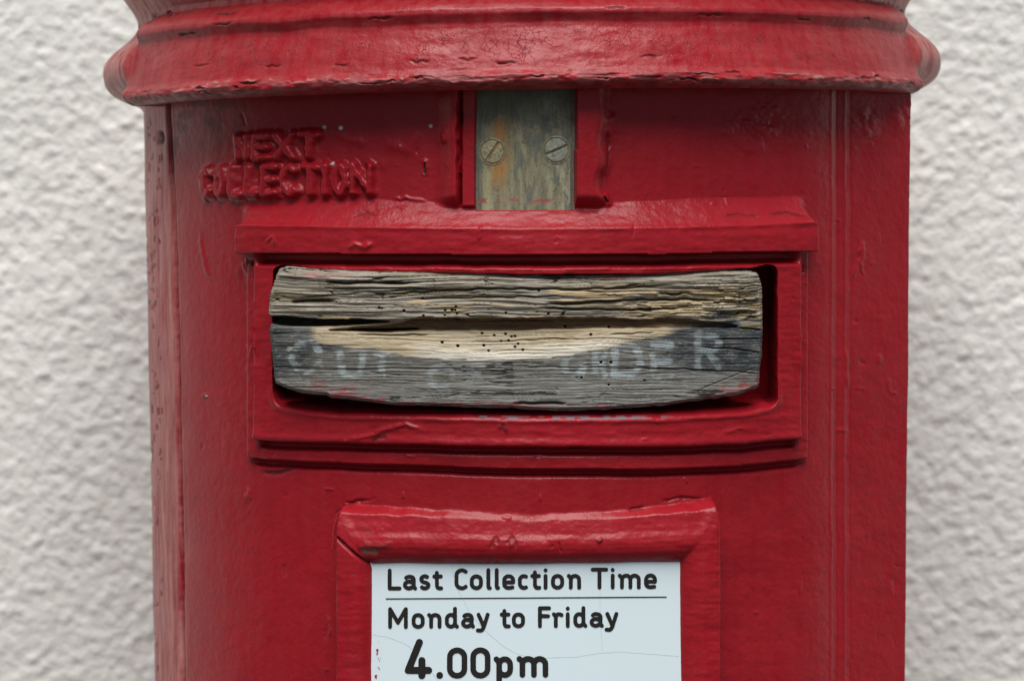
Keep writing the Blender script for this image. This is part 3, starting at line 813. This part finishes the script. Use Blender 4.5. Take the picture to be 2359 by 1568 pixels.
# ------------------------------------------------------------------ notice plate and print
def on_plate(u_, v_):
    y = np.full(np.shape(u_), -960.0)
    for _ in range(4):
        X, Y, Z = unproject(u_, v_, y); y = plate_y(X)
    return unproject(u_, v_, y)
pu = np.arange(835, 1592, 7.0); pv = np.arange(1280, 1860, 7.0)
PU, PV = np.meshgrid(pu, pv)
X, Y, Z = on_plate(PU, PV)
sw = np.zeros_like(PU); stc = np.zeros(PU.shape + (3,))
sw2 = np.zeros_like(PU)
Vp = np.stack([X, Y, Z], -1).reshape(-1, 3)
n0 = len(Vp); nr, nc = PU.shape
per = list(range(nc)) + [r * nc + nc - 1 for r in range(1, nr)] + [(nr - 1) * nc + c for c in range(nc - 2, -1, -1)] + [r * nc for r in range(nr - 2, -1, -1)]
Vbk = Vp[per].copy(); Vbk[:, 1] += 10
Fp = grid_faces(nr, nc).reshape(-1, 4)
Fe = np.array([[per[i], per[i + 1], n0 + i + 1, n0 + i] for i in range(len(per) - 1)])
plate = boxpart("notice_plate", np.concatenate([Vp, Vbk]), np.concatenate([Fp, Fe]), M_PLATE, smooth=False,
        attrs={"stainw": np.zeros(n0 + len(Vbk)), "stain": np.zeros((n0 + len(Vbk), 3))})
plate["label"] = "pale blue-white notice plate printed with the last collection time"
def put_print(name, P2, F, mat=M_INK, dy=-1.2):
    X, Y, Z = on_plate(P2[:, 0], P2[:, 1])
    return boxpart(name, np.stack([X, Y + dy, Z], -1), F, mat, smooth=False, parent=plate)
for nm, ln in (("printed_line", line1), ("printed_line", line2), ("printed_time", line3)):
    P2, F2 = text_polys(ln); put_print(nm, P2, F2)
put_print("printed_rule", np.array([(x, 1376.7 - 4.3 * (x - 888.3) / 646.7 + d) for d in (0, 2.6) for x in np.linspace(888.3, 1535, 33)]), [[i, 33 + i, 34 + i, i + 1] for i in range(32)])
# red paint specks on the plate, faint hair cracks
M_SPECK = simple("red_paint_speck", (0.42, 0.012, 0.015), 0.4)
M_HAIR = simple("hairline_crack", (0.47, 0.55, 0.57), 0.5)
def blob(x, y, r):
    n = 9; a = np.linspace(0, 2 * math.pi, n, endpoint=False); rr_ = r * (0.6 + 0.7 * rng.random(n))
    return np.stack([x + rr_ * np.cos(a), y + rr_ * np.sin(a) * 1.2], -1)
P2 = []; F2 = []
for (zx, zy, r) in ((122, 1172, 18), (118, 1215, 10), (128, 1205, 7), (135, 1270, 6), (160, 1265, 5), (150, 1300, 6), (135, 1385, 6), (150, 1400, 6), (105, 1498, 18), (110, 1520, 9), (138, 1062, 4), (145, 1410, 5)):
    b = blob(za(zx), (1640 + zy / 4.356) * .784, r * .18); F2.append(list(range(len(P2), len(P2) + 9))); P2 += b.tolist()
put_print("paint_specks", np.array(P2), F2, M_SPECK, -1.6)
def hair(pts, wd=0.55):
    p = np.array(pts, float); q = []
    for i in range(len(p) - 1):
        for t in np.linspace(0, 1, 8, endpoint=False): q.append(p[i] * (1 - t) + p[i + 1] * t)
    q.append(p[-1]); q = np.array(q); q += 0.5 * np.stack([noise(q[:, 1] / 9, q[:, 0] / 9, 5), noise(q[:, 1] / 9, q[:, 0] / 9, 6)], -1)
    d = np.gradient(q, axis=0); d /= np.linalg.norm(d, axis=1, keepdims=True); nn = np.stack([-d[:, 1], d[:, 0]], -1) * wd / 2
    V2 = np.concatenate([q - nn, q + nn]); n = len(q)
    put_print("hair_crack", V2, [[i, n + i, n + i + 1, i + 1] for i in range(n - 1)], M_HAIR, -0.6)
ZA = lambda x, y: (za(x), (1640 + y / 4.356) * .784)
ZB = lambda x, y: (zb(x), (1640 + y / 4.356) * .784)
hair([ZA(1085, 95), ZA(1110, 330), ZA(1200, 480), ZA(1300, 680), ZA(1480, 900), ZA(1740, 1120), ZA(1900, 1210), ZB(0, 1245), ZB(300, 1265), ZB(660, 1255), ZB(980, 1205), ZB(1200, 1188), ZB(1980, 1245)])
hair([ZA(60, 970), ZA(250, 1000), ZA(480, 1085), ZA(640, 1210), ZA(800, 1420), ZA(900, 1560)])
hair([ZB(965, 300), ZB(970, 600), ZB(985, 1000), ZB(1000, 1180)])

# ------------------------------------------------------------------ collection plate with its two screws
cu = np.arange(1096, 1325, 2.2); cv = np.arange(205, 485, 2.2)
CU, CV = np.meshgrid(cu, cv)
x = CU - 1204.6
for _ in range(3):
    Yc = -np.sqrt(988.0 ** 2 - x ** 2); X, _y, Z = unproject(CU, CV, Yc); x = X
hz = 0.4 * fbm(CU / 10, CV / 30, 2, 300)
Yc = Yc - hz
sw = np.zeros_like(CU); sc_ = np.zeros(CU.shape + (3,))
def stain_shade(m, c):
    global sw, sc_
    m = np.clip(m, 0, 1); sc_ = np.where((m > sw * .7)[..., None], np.array(c), sc_); sw = np.maximum(sw, m)
stain_shade(np.exp(-((CU - 1104) / 9) ** 2) * .75 * ss(230, 290, CV) * (.7 + .5 * fbm(CU / 9, CV / 25, 2, 308)), (0.05, 0.085, 0.09)); stain_shade(.8 * (1 - ss(225, 300, CV + 16 * noise(CU / 40, CV / 40, 309))), (0.07, 0.075, 0.06)); stain_shade(np.exp(-((CU - 1316) / 5) ** 2) * .7, (0.05, 0.07, 0.08)); stain_shade(.55 * ss(0.05, .4, fbm(CU / 12, CV / 40, 3, 311)) * (CU > 1165), (0.10, 0.125, 0.115))  # dark top band is shade painted into the plate colour
stain_shade(np.exp(-((CU - 1150 - 10 * noise(CV / 45, CU * 0, 301)) / (20 + 8 * noise(CV / 30, CU * 0, 302))) ** 2) * ss(235, 290, CV) * (1 - ss(380, 470, CV)) * (.8 + .5 * fbm(CU / 9, CV / 30, 3, 307)), (0.42, 0.20, 0.05))
stain_shade(np.exp(-((CU - 1175) / 10) ** 2) * ss(250, 290, CV) * (1 - ss(360, 440, CV)) * .5, (0.33, 0.22, 0.09))
stain_shade(np.exp(-((CU - 1122) / 10) ** 2) * ss(370, 410, CV) * .6, (0.50, 0.44, 0.24))
stain_shade(np.exp(-((CU - 1300) / 14) ** 2) * ss(360, 400, CV) * .75 * ss(-.3, .3, fbm(CU / 8, CV / 22, 2, 303) + .1), (0.42, 0.40, 0.27))
stain_shade(ss(0, .4, fbm(CU / 16, CV / 9, 3, 305)) * (CU > 1200) * np.exp(-((CV - 310) / 40) ** 2) * .7, (0.06, 0.085, 0.085))
stain_shade(np.exp(-((CV - 462) / 6) ** 2) * ss(0, .3, fbm(CU / 18, CV / 6, 2, 306)) * .8, (0.38, 0.05, 0.05))
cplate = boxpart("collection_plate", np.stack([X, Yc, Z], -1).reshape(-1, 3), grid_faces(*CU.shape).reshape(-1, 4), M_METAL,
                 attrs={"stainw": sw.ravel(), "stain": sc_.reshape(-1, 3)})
cplate["label"] = "tarnished yellow-grey metal plate held by two slotted screws"
for (cx, cy, ang, rad, scol) in ((1133.5, 350, 56, 27, (0.42, 0.36, 0.20)), (1281, 346, 24, 28, (0.36, 0.37, 0.31))):
    rings = np.concatenate([np.arange(0.01, rad - 4, 1.1), np.arange(rad - 4, rad + 5.5, .7)]); az = np.radians(np.linspace(0, 360, 121))
    Rr, Az = np.meshgrid(rings, az, indexing='ij')
    dx, dy = Rr * np.cos(Az), Rr * np.sin(Az)
    ca, sa = math.cos(math.radians(ang)), math.sin(math.radians(ang))
    dsl = np.abs(dx * sa + dy * ca)                     # slot runs up to the right
    hh = 3.6 - 1.6 * (Rr / rad) ** 2 + .5 * fbm(dx / 5 + 7, dy / 5, 2, 310)
    hh = hh - 6.5 * (1 - ss(1.6, 3.2, dsl)) * (Rr < rad - 1.5)
    hh = hh - 5.5 * np.exp(-((Rr - rad - .6) / 1.3) ** 2)
    hh = np.where(Rr > rad + 1.5, .9 * (1 - ss(rad + 1.5, rad + 5, Rr)) + .1, hh)
    xx = cx + dx; vv = cy + dy
    xg = xx - 1204.6
    for _ in range(3):
        Ys = -np.sqrt(988.5 ** 2 - xg ** 2); X, _y, Z = unproject(xx, vv, Ys); xg = X
    w_ = np.where(Rr < rad, .75 * ss(-.5, .3, fbm(dx / 9, dy / 9, 2, 315) + .1), 0)
    w_ = np.maximum(w_, .85 * (1 - ss(1.2, 2.8, dsl)) * (Rr < rad - 1))
    cc_ = np.where((dsl < 2.6)[..., None], np.array((0.05, 0.04, 0.02)), np.array(scol))
    boxpart("screw", np.stack([X, Ys - hh, Z], -1).reshape(-1, 3), grid_faces(*Rr.shape).reshape(-1, 4), M_METAL, parent=cplate,
            attrs={"stainw": w_.ravel(), "stain": cc_.reshape(-1, 3)})

# ------------------------------------------------------------------ wooden block wedged in the slot
top = line([(617, 630), (638, 622), (645, 617), (660, 613), (684, 616), (756, 621), (828, 625), (948, 627), (1068, 630), (1176, 634), (1293, 636), (1435, 633), (1565, 629.5), (1620, 625), (1669, 622), (1720, 623), (1744, 628), (1757, 642)])
bot = line([(617, 876), (633, 884), (655, 893), (684, 903), (720, 909), (752, 910), (760, 916), (804, 921), (864, 928), (900, 933), (972, 935), (1092, 939), (1176, 940), (1228, 944.6), (1280, 947), (1383, 944.6), (1461, 939), (1539, 933), (1617, 922.5), (1695, 911), (1744, 894), (1750, 889), (1757, 880)])
lef = line([(610, 645), (627, 638), (658, 628), (680, 620), (725, 617.5), (738, 622), (744, 623), (761, 619), (812, 626), (860, 629.5), (884, 633), (950, 650)])
rig = line([(610, 1744), (640, 1751), (663, 1755.5), (751, 1757), (816, 1755.5), (855, 1750), (886, 1749), (950, 1744)])
NSu, NSv = 740, 350
sg, tg = np.meshgrid(np.linspace(0, 1, NSu), np.linspace(0, 1, NSv))
wv_ = 618 + tg * (930 - 618)
for _ in range(3):
    wu = lef(wv_) + (rig(wv_) - lef(wv_)) * sg
    wv_ = top(wu) + (bot(wu) - top(wu)) * tg
rag = 1.6 * fbm(wu / 9, wv_ / 2.5, 2, 400)
wu = wu + rag * (np.minimum(sg, 1 - sg) < .004) * 1.2
wv_ = wv_ + 1.3 * noise(wu / 18, tg * 3, 401) * (np.minimum(tg, 1 - tg) < .012)
u, v = wu, wv_
# grain direction wanders a little
gv = v + 6 * noise(u / 260, v / 90, 402) + 2.0 * noise(u / 70, v / 30, 403)
lens_b = line([(600, 700), (690, 752), (730, 788), (760, 797), (860, 804), (950, 820), (1040, 829), (1180, 829), (1300, 822), (1400, 803), (1450, 788), (1500, 778), (1560, 764), (1600, 753), (1640, 745), (1800, 700)])(u) + 2.5 * noise(u / 22, v / 8, 404)
upper = 1 - ss(735, 745, v)
lensm = ss(-1.2, 1.2, lens_b - v + 2.2 * noise(u / 45, v / 2.2, 405)) * (v > 735) * ss(700, 735, u)
lowm = (1 - lensm) * (v > 735)
hw = np.zeros_like(u)
fine = fbm(u / 90, gv / 2.6, 2, 410, .6)
mid = fbm(u / 150, gv / 6.5, 2, 414, .6)
big = fbm(u / 300, gv / 22, 2, 418)
hw += (3.2 * upper + .8 * lensm + .9 * lowm) * fine + (4.2 * upper + 1.0 * lensm + 1.0 * lowm) * mid + (5 * upper + 1.0 * lowm) * big
rg = np.abs(np.sin(np.pi * (gv + 3 * noise(u / 190, v / 14, 426)) / 7.6))
rgl = (1 - ss(0, .30, rg)) * ss(-.5, .2, noise(u / 130, gv / 9, 427))
hw -= 2.4 * rgl * lowm + 1.6 * rgl * lensm
# splits: elongated noise, thin dark valleys
sp1 = np.abs(noise(u / 210, gv / 9, 420)); sp2 = np.abs(noise(u / 120, gv / 5.5, 422)); sp3 = np.abs(noise(u / 240, gv / 7.5, 424))
spl = (1 - ss(0, .09, sp1)) * ss(-.1, .3, noise(u / 90, gv / 16, 421))
spl2 = (1 - ss(0, .08, sp2)) * ss(0, .3, noise(u / 60, gv / 12, 423))
spl3 = (1 - ss(0, .07, sp3)) * ss(-.1, .2, noise(u / 110, gv / 14, 425))
hw -= 9 * spl * (upper + .15 * lensm + .25 * lowm) + 6 * spl2 * (upper + .1 * lensm + .12 * lowm) + 3.2 * spl3 * (lowm + .5 * lensm)
# overall relief: upper layer sits back, the pale lens is a scooped bevel
hw += upper * (-4 - 10 * (1 - ss(0, 22, v - top(u)))) - lensm * 20 * ss(0, 75, lens_b - v)
hw -= 16 * (1 - ss(0, 9, bot(u) - v)) + 8 * (1 - ss(0, 8, v - top(u)))
hw -= 14 * (1 - ss(0, 8, u - lef(v))) + 14 * (1 - ss(0, 7, rig(v) - u))
dark = np.zeros_like(u)
def band(u0, u1, up, lo, depth, soft=2.5):
    global hw, dark
    a, b = line(up)(u), line(lo)(u)
    a = a + 1.2 * noise(u / 16, u * 0, 430); b = b + 1.0 * noise(u / 20, u * 0, 431)
    m = ss(-soft, soft, v - a) * ss(-soft, soft, b - v) * ss(u0 - 4, u0 + 4, u) * (1 - ss(u1 - 4, u1 + 4, u))
    m = m * (b > a + .3)
    hw = hw - depth * m
    return m
c1 = band(612, 895, [(617, 729), (660, 729), (708, 735), (828, 736), (893, 739.5)], [(617, 745), (635, 748), (708, 752), (804, 749), (893, 741)], 80)
c2 = band(757, 1697, [(757, 759.5), (800, 756), (875, 750), (925, 743), (945, 736), (971, 731), (1176, 733), (1254, 731), (1409, 731), (1474, 738), (1539, 731), (1591, 736), (1669, 745), (1697, 750)],
          [(757, 762), (850, 765), (900, 766), (923, 764), (971, 762), (1176, 762), (1254, 758.5), (1409, 756), (1565, 755), (1697, 755)], 19)
c2b = band(800, 960, [(800, 760), (870, 757), (960, 757)], [(800, 762), (880, 764), (960, 760)], 50, 1.5)
hw += c2 * (3 * fbm(u / 120, v / 2.5, 2, 433))
GRV = [([(748, 650), (790, 652), (860, 651), (972, 652)], 3.4, 18, 1), ([(668, 696), (708, 693), (776, 694)], 3.8, 20, 0), ([(863, 679), (948, 674), (1020, 670), (1100, 666), (1176, 666), (1305, 666), (1436, 664), (1560, 655)], 2.8, 15, 0),
 ([(1249, 701), (1300, 699), (1357, 696), (1436, 692), (1591, 689), (1669, 696)], 3.2, 18, 0), ([(1241, 709), (1300, 711), (1409, 713), (1487, 713), (1617, 707)], 2.6, 15, 0),
 ([(1510, 674), (1550, 677), (1600, 675)], 2.8, 12, 0), ([(748, 665), (820, 666), (930, 662), (1010, 667)], 1.6, 9, 0), ([(690, 686), (760, 680), (835, 676)], 1.8, 8, 0),
 ([(948, 688), (1060, 687), (1200, 684), (1330, 682)], 1.7, 9, 0), ([(820, 771), (900, 772), (990, 771)], 1.6, 8, 0), ([(1075, 789), (1150, 788), (1260, 781), (1340, 780)], 1.3, 5, 0),
 ([(1400, 770), (1460, 768), (1510, 765)], 1.7, 6, 0), ([(1430, 845), (1560, 849), (1700, 856), (1750, 862)], 1.5, 6, 0), ([(1150, 844), (1400, 846), (1560, 851)], 1.4, 5, 0), ([(1600, 902), (1650, 880), (1700, 862), (1745, 845)], 1.1, 4, 0),
 ([(1180, 930), (1240, 928), (1306, 929)], 3.0, 13, 0), ([(1610, 799), (1680, 803), (1755, 812)], 1.5, 8, 0), ([(1640, 780), (1700, 782), (1756, 779)], 1.5, 8, 0), ([(1700, 757), (1757, 759)], 2.2, 12, 0)]
grc = np.zeros_like(u)
for pts, wd, dp, _ in GRV:
    d, p = seg_dist(u, v + 1.5 * noise(u / 25, u * 0, 435), pts); tpp = np.clip(np.minimum(p, 1 - p) * 7, 0.0, 1)
    hw -= dp * np.exp(-(d / wd) ** 2) * tpp; grc = np.maximum(grc, np.exp(-(d / (wd * .9)) ** 2) * tpp * min(1, dp / 16))
# rotten, shredded end at the upper right
rot = ss(1560, 1660, u) * (1 - ss(1738, 1752, u)) * ss(636, 660, v) * (1 - ss(722, 742, v))
rot = np.maximum(rot * .9, ss(1360, 1480, u) * (1 - ss(1738, 1752, u)) * ss(660, 676, v) * (1 - ss(716, 730, v)) * .45)
du_ = u + 14 * noise(u / 30, v / 9, 440)
cellv = np.floor((v + 3 * noise(u / 35, v / 30, 441)) / 6.4); celu = np.floor((du_ + 23 * (cellv * .618 % 1)) / 38)
ch_ = TAB[(celu.astype(int) * 7) & 255, (cellv.astype(int) * 13) & 255]
fv = ((v + 3 * noise(u / 35, v / 30, 441)) / 6.4) % 1
hw += rot * (8 * ch_ - 8 * (2 * np.abs(fv - .5)) ** 4)
stepm = (1 - ss(1692, 1706, u + .25 * (v - 700))) * ss(1500, 1640, u) * ss(640, 700, v) * (1 - ss(738, 744, v))
hw += stepm * 9
# worm holes
holes = [(873, 709), (879, 710), (930, 716), (975, 727), (1025, 715), (1024, 726), (1041, 714), (1050, 707), (1052, 722), (1048, 714), (1165, 721), (1110, 768), (1138, 773), (1018, 789), (1054, 797), (1114, 796), (1154, 786), (1171, 785), (1164, 770), (1178, 776), (1193, 792), (1186, 799), (1125, 808), (1241, 670), (1186, 775), (1361, 771), (1302, 753), (1403, 754), (1263, 723), (1297, 723), (1384, 834), (1407, 834), (973, 687), (1204, 806), (1484, 876), (1402, 886), (1339, 869)]
hole = np.zeros_like(u)
for (x_, y_) in holes:
    r_ = 2.4 + 1.2 * rng.random()
    hole = np.maximum(hole, 1 - ss(r_ * .6, r_ * 1.15, np.hypot(u - x_, (v - y_))))
hw -= 14 * hole
# --- colours with the lit bevel edge painted in
def C(*c): return np.array(c)
nzc = fbm(u / 120, gv / 7, 3, 450)[..., None]; nzc2 = fbm(u / 40, gv / 3, 3, 455)[..., None]
cw = C(.265, .232, .18) + nzc * .09 + nzc2 * .08
tan = np.clip(ss(.0, .5, fbm(u / 90, gv / 12, 3, 458) + .42 * ss(1150, 1500, u) - .08), 0, 1)[..., None] * upper[..., None] * ss(645, 670, v)[..., None]
cw = cw * (1 - tan * .75) + (C(.44, .33, .18) + nzc2 * .1) * tan * .75
lt = C(.39, .315, .205) + nzc * .07 + nzc2 * .08
pale = (np.exp(-((lens_b - v - 10) / 16) ** 2) * ss(930, 1010, u) * (1 - ss(1360, 1460, u)))[..., None]  # lit lower edge of the bevel, painted as a paler band
lt = lt * (1 - pale) + (C(.62, .57, .47) + nzc2 * .06) * pale
cw = cw * (1 - lensm[..., None]) + lt * lensm[..., None]
lg = C(.172, .165, .146) + nzc * .05 + nzc2 * .07
lg = lg + C(.03, .03, .028) * ss(860, 900, v)[..., None]
cw = cw * (1 - lowm[..., None]) + lg * lowm[..., None]
def blend(m, c, k=1.0):
    global cw
    m = np.clip(m * k, 0, 1)[..., None]; cw = cw * (1 - m) + np.array(c) * m
n5 = fbm(u / 26, v / 10, 3, 460)
blend(c2, (.19, .10, .045), .9); blend(c1, (.02, .015, .01), .9); blend(c2b, (.05, .03, .015), .8)
charL = (1 - ss(640, 735, u + 30 * n5 - .35 * (v - 800))) * ss(738, 760, v) * (1 - ss(860, 890, v + 14 * n5))
blend(charL, (.035, .042, .045), .8)
charL2 = np.exp(-(((u - 700) / 28) ** 2 + ((v - 806) / 24) ** 2)) + .9 * np.exp(-(((u - 760) / 32) ** 2 + ((v - 800) / 14) ** 2)) * lowm
blend(charL2, (.03, .035, .038), .9)
charR = 1.15 * ss(1470, 1580, u + 26 * n5 + .4 * (800 - v)) * lowm * (1 - ss(845, 872, v + 10 * n5)) * (.75 + .5 * n5)
blend(charR, (.035, .043, .05), .9)
blend(np.exp(-((v - 762 - 6 * n5) / 14) ** 2) * ss(1530, 1560, u) * (1 - ss(1690, 1700, u)), (.05, .055, .06), .8)
blend(np.exp(-(((u - 1660) / 36) ** 2 + ((v - 727) / 12) ** 2) ** 1.5), (.07, .075, .085), .95)
blend(ss(1700, 1712, u) * ss(738, 744, v) * (1 - ss(755, 762, v)), (.40, .31, .18), .6)
blend((1 - ss(630, 650, u)) * ss(715, 735, v) * (1 - ss(744, 750, v)), (.03, .03, .03), .8)
# red paint left on the wood
rr1 = ss(.0, .3, fbm(u / 22, v / 5, 3, 465) + .05)
blend(rr1 * (1 - ss(6, 20, bot(u) - v + 6 * n5)) * ss(730, 760, u) * (1 - ss(1390, 1420, u)), (.30, .04, .045), .8)
blend(ss(.0, .25, fbm(u / 30, v / 6, 3, 466) + .1) * np.exp(-(((u - 800) / 45) ** 2 + ((v - 904) / 16) ** 2)), (.30, .06, .06), .9)
blend(ss(-.1, .25, fbm(u / 20, v / 8, 3, 467)) * np.exp(-(((u - 722) / 28) ** 2 + ((v - 884) / 17) ** 2)), (.25, .06, .055), .8)
blend(ss(-.1, .2, fbm(u / 40, v / 4, 3, 468)) * np.exp(-(((u - 740) / 75) ** 2 + ((v - 633 - .05 * (u - 700)) / 12) ** 2)), (.36, .13, .12), .75)
blend(ss(-.1, .2, fbm(u / 40, v / 4, 3, 469)) * np.exp(-(((u - 1420) / 45) ** 2 + ((v - 643) / 7) ** 2)), (.30, .10, .10), .55)
blend(ss(-.15, .15, fbm(u / 18, v / 5, 3, 470)) * np.exp(-(((u - 1722 + 2.2 * (v - 880)) / 36) ** 2)) * ss(855, 870, v), (.32, .04, .045), .85)
blend(ss(.0, .2, fbm(u / 26, v / 4, 3, 471)) * (1 - ss(2, 12, bot(u) - v)) * ss(1380, 1400, u), (.2, .03, .035), .7)
# black paint flecks
bm = ss(.25, .42, fbm(u / 14, v / 3.2, 2, 475))
reg = .75 * np.exp(-(((u - 1150) / 85) ** 2 + ((v - 862) / 34) ** 2)) + .9 * np.exp(-(((u - 1040) / 36) ** 2 + ((v - 848) / 13) ** 2)) + np.exp(-(((u - 1630) / 40) ** 2 + ((v - 905) / 9) ** 2)) * 1.3 + .8 * np.exp(-(((u - 920) / 50) ** 2 + ((v - 918) / 9) ** 2)) + np.exp(-((v - 905) / 4) ** 2) * ss(1060, 1100, u) * (1 - ss(1270, 1300, u)) + .7 * np.exp(-(((u - 1240) / 70) ** 2 + ((v - 834) / 7) ** 2))
blend(ss(.42, .55, reg * (.6 + 1.3 * fbm(u / 24, v / 3.0, 2, 476))), (.012, .012, .014), .9)
# faded brushed lettering: OUT OF ORDER
let = [('O', 668, 742, 782, 860), ('U', 780, 838, 808, 870), ('T', 862, 900, 812, 868), ('O', 985, 1045, 836, 898), ('F', 1078, 1112, 833, 892),
       ('O', 1295, 1350, 812, 872), ('R', 1366, 1398, 800, 868), ('D', 1410, 1480, 790, 868), ('E', 1500, 1550, 788, 872), ('R', 1602, 1660, 768, 850)]
lm = np.zeros_like(u)
for ch, l, r, t, b in let:
    D = np.full(u.shape, 1e9)
    for s in CAPS[ch]:
        D = np.minimum(D, seg_dist(u + 2 * noise(u / 20, v / 20, 480), v + 3 * noise(u / 20, v / 20, 481), [(l + 5 + (r - l - 10) * a, b - 5 - bb * (b - t - 10)) for a, bb in s])[0])
    lm = np.maximum(lm, 1 - ss(4, 11, D + 2.5 * noise(u / 15, v / 9, 482)))
fade = ss(-.6, .3, fbm(u / 26, v / 14, 3, 485)) * (.55 + .45 * ss(-.3, .2, fbm(u / 60, gv / 2.8, 2, 486)))
fade = fade * (1 - .55 * ss(880, 980, u) * (1 - ss(1250, 1330, u)))
blend(lm * fade * lowm, (.40, .46, .465), .82 * (1 - .3 * ss(1560, 1600, u)))
blend(np.exp(-(((u - 667) / 6) ** 2 + ((v - 803) / 4) ** 2) ** 2), (.55, .55, .48), .95)
blend(grc, (.04, .028, .016), .85)
blend(spl2 * upper, (.06, .05, .035), .6)
blend(np.clip(spl * upper + spl3 * lowm * .5, 0, 1), (.05, .04, .028), .7)
blend(rgl * lowm, (.045, .045, .040), .7); blend(rgl * lensm, (.16, .11, .06), .65)
blend(hole, (.07, .035, .012), .95)
cw = np.clip(cw, .008, .8)
# front surface of the block: bowed, following the box
xw = u - 1204.6
for _ in range(3):
    Fw_ = np.sqrt(1250.0 ** 2 - xw ** 2) - 1250 + 1022 - .035 * xw
    X, Yw, Z = unproject(u, v, -Fw_); xw = X
PW = np.stack([X, -(Fw_ + hw), Z], -1)
nr, nc = u.shape
Vf = PW.reshape(-1, 3)
# sides run back into the slot, drawing in towards the middle
ring = np.array(list(range(nc)) + [r * nc + nc - 1 for r in range(1, nr)] + [(nr - 1) * nc + c for c in range(nc - 2, -1, -1)] + [r * nc for r in range(nr - 2, 0, -1)])
cx_, cz_ = Vf[:, 0].mean(), Vf[:, 2].mean()
Vall = [Vf]; Fall = [grid_faces(nr, nc).reshape(-1, 4)]; prev = ring; Call = [cw.reshape(-1, 3)]
base = len(Vf)
for k, (dpt, ins) in enumerate(((14, 2), (40, 9), (80, 34), (150, 42))):
    q = Vf[ring].copy(); q[:, 1] += dpt
    wx_ = np.clip((np.abs(q[:, 0] - cx_) - 480) / 60, 0, 1); wz_ = np.clip((np.abs(q[:, 2] - cz_) - 90) / 30, 0, 1)
    q[:, 0] -= np.sign(q[:, 0] - cx_) * ins * wx_; q[:, 2] -= np.sign(q[:, 2] - cz_) * min(ins, 8) * wz_
    q[:, 2] += 1.5 * noise(q[:, 0] / 40, q[:, 1] / 6, 490)
    idx = base + np.arange(len(ring))
    Fall.append(np.stack([prev, np.roll(prev, -1), np.roll(idx, -1), idx], -1)); Vall.append(q)
    Call.append(cw.reshape(-1, 3)[ring] * .9); prev = idx; base += len(ring)
Va = np.concatenate(Vall); Fa = np.concatenate(Fall)
org = np.array([(Va[:, 0].min() + Va[:, 0].max()) / 2, -900, Va[:, 2].min()])
block = mesh_from("wooden_block", Va - org, Fa, M_WOOD, attrs={"tint": np.concatenate(Call)})
block.location = org * S
tag(block, "weathered split wooden block wedged in the letter slot, faded white OUT OF ORDER lettering", "wooden block")
tag(box, "red cast iron pillar box with thick old paint, its letter slot blocked with wood", "pillar box")
hood["label"] = "flared red rim with crackled paint and battered chipped lip"
tag(parts[2], "stepped red frame around the letter slot")
tag(parts[3], "moulded red frame around the white notice plate")
tag(parts[4], "red pads either side of the metal plate")
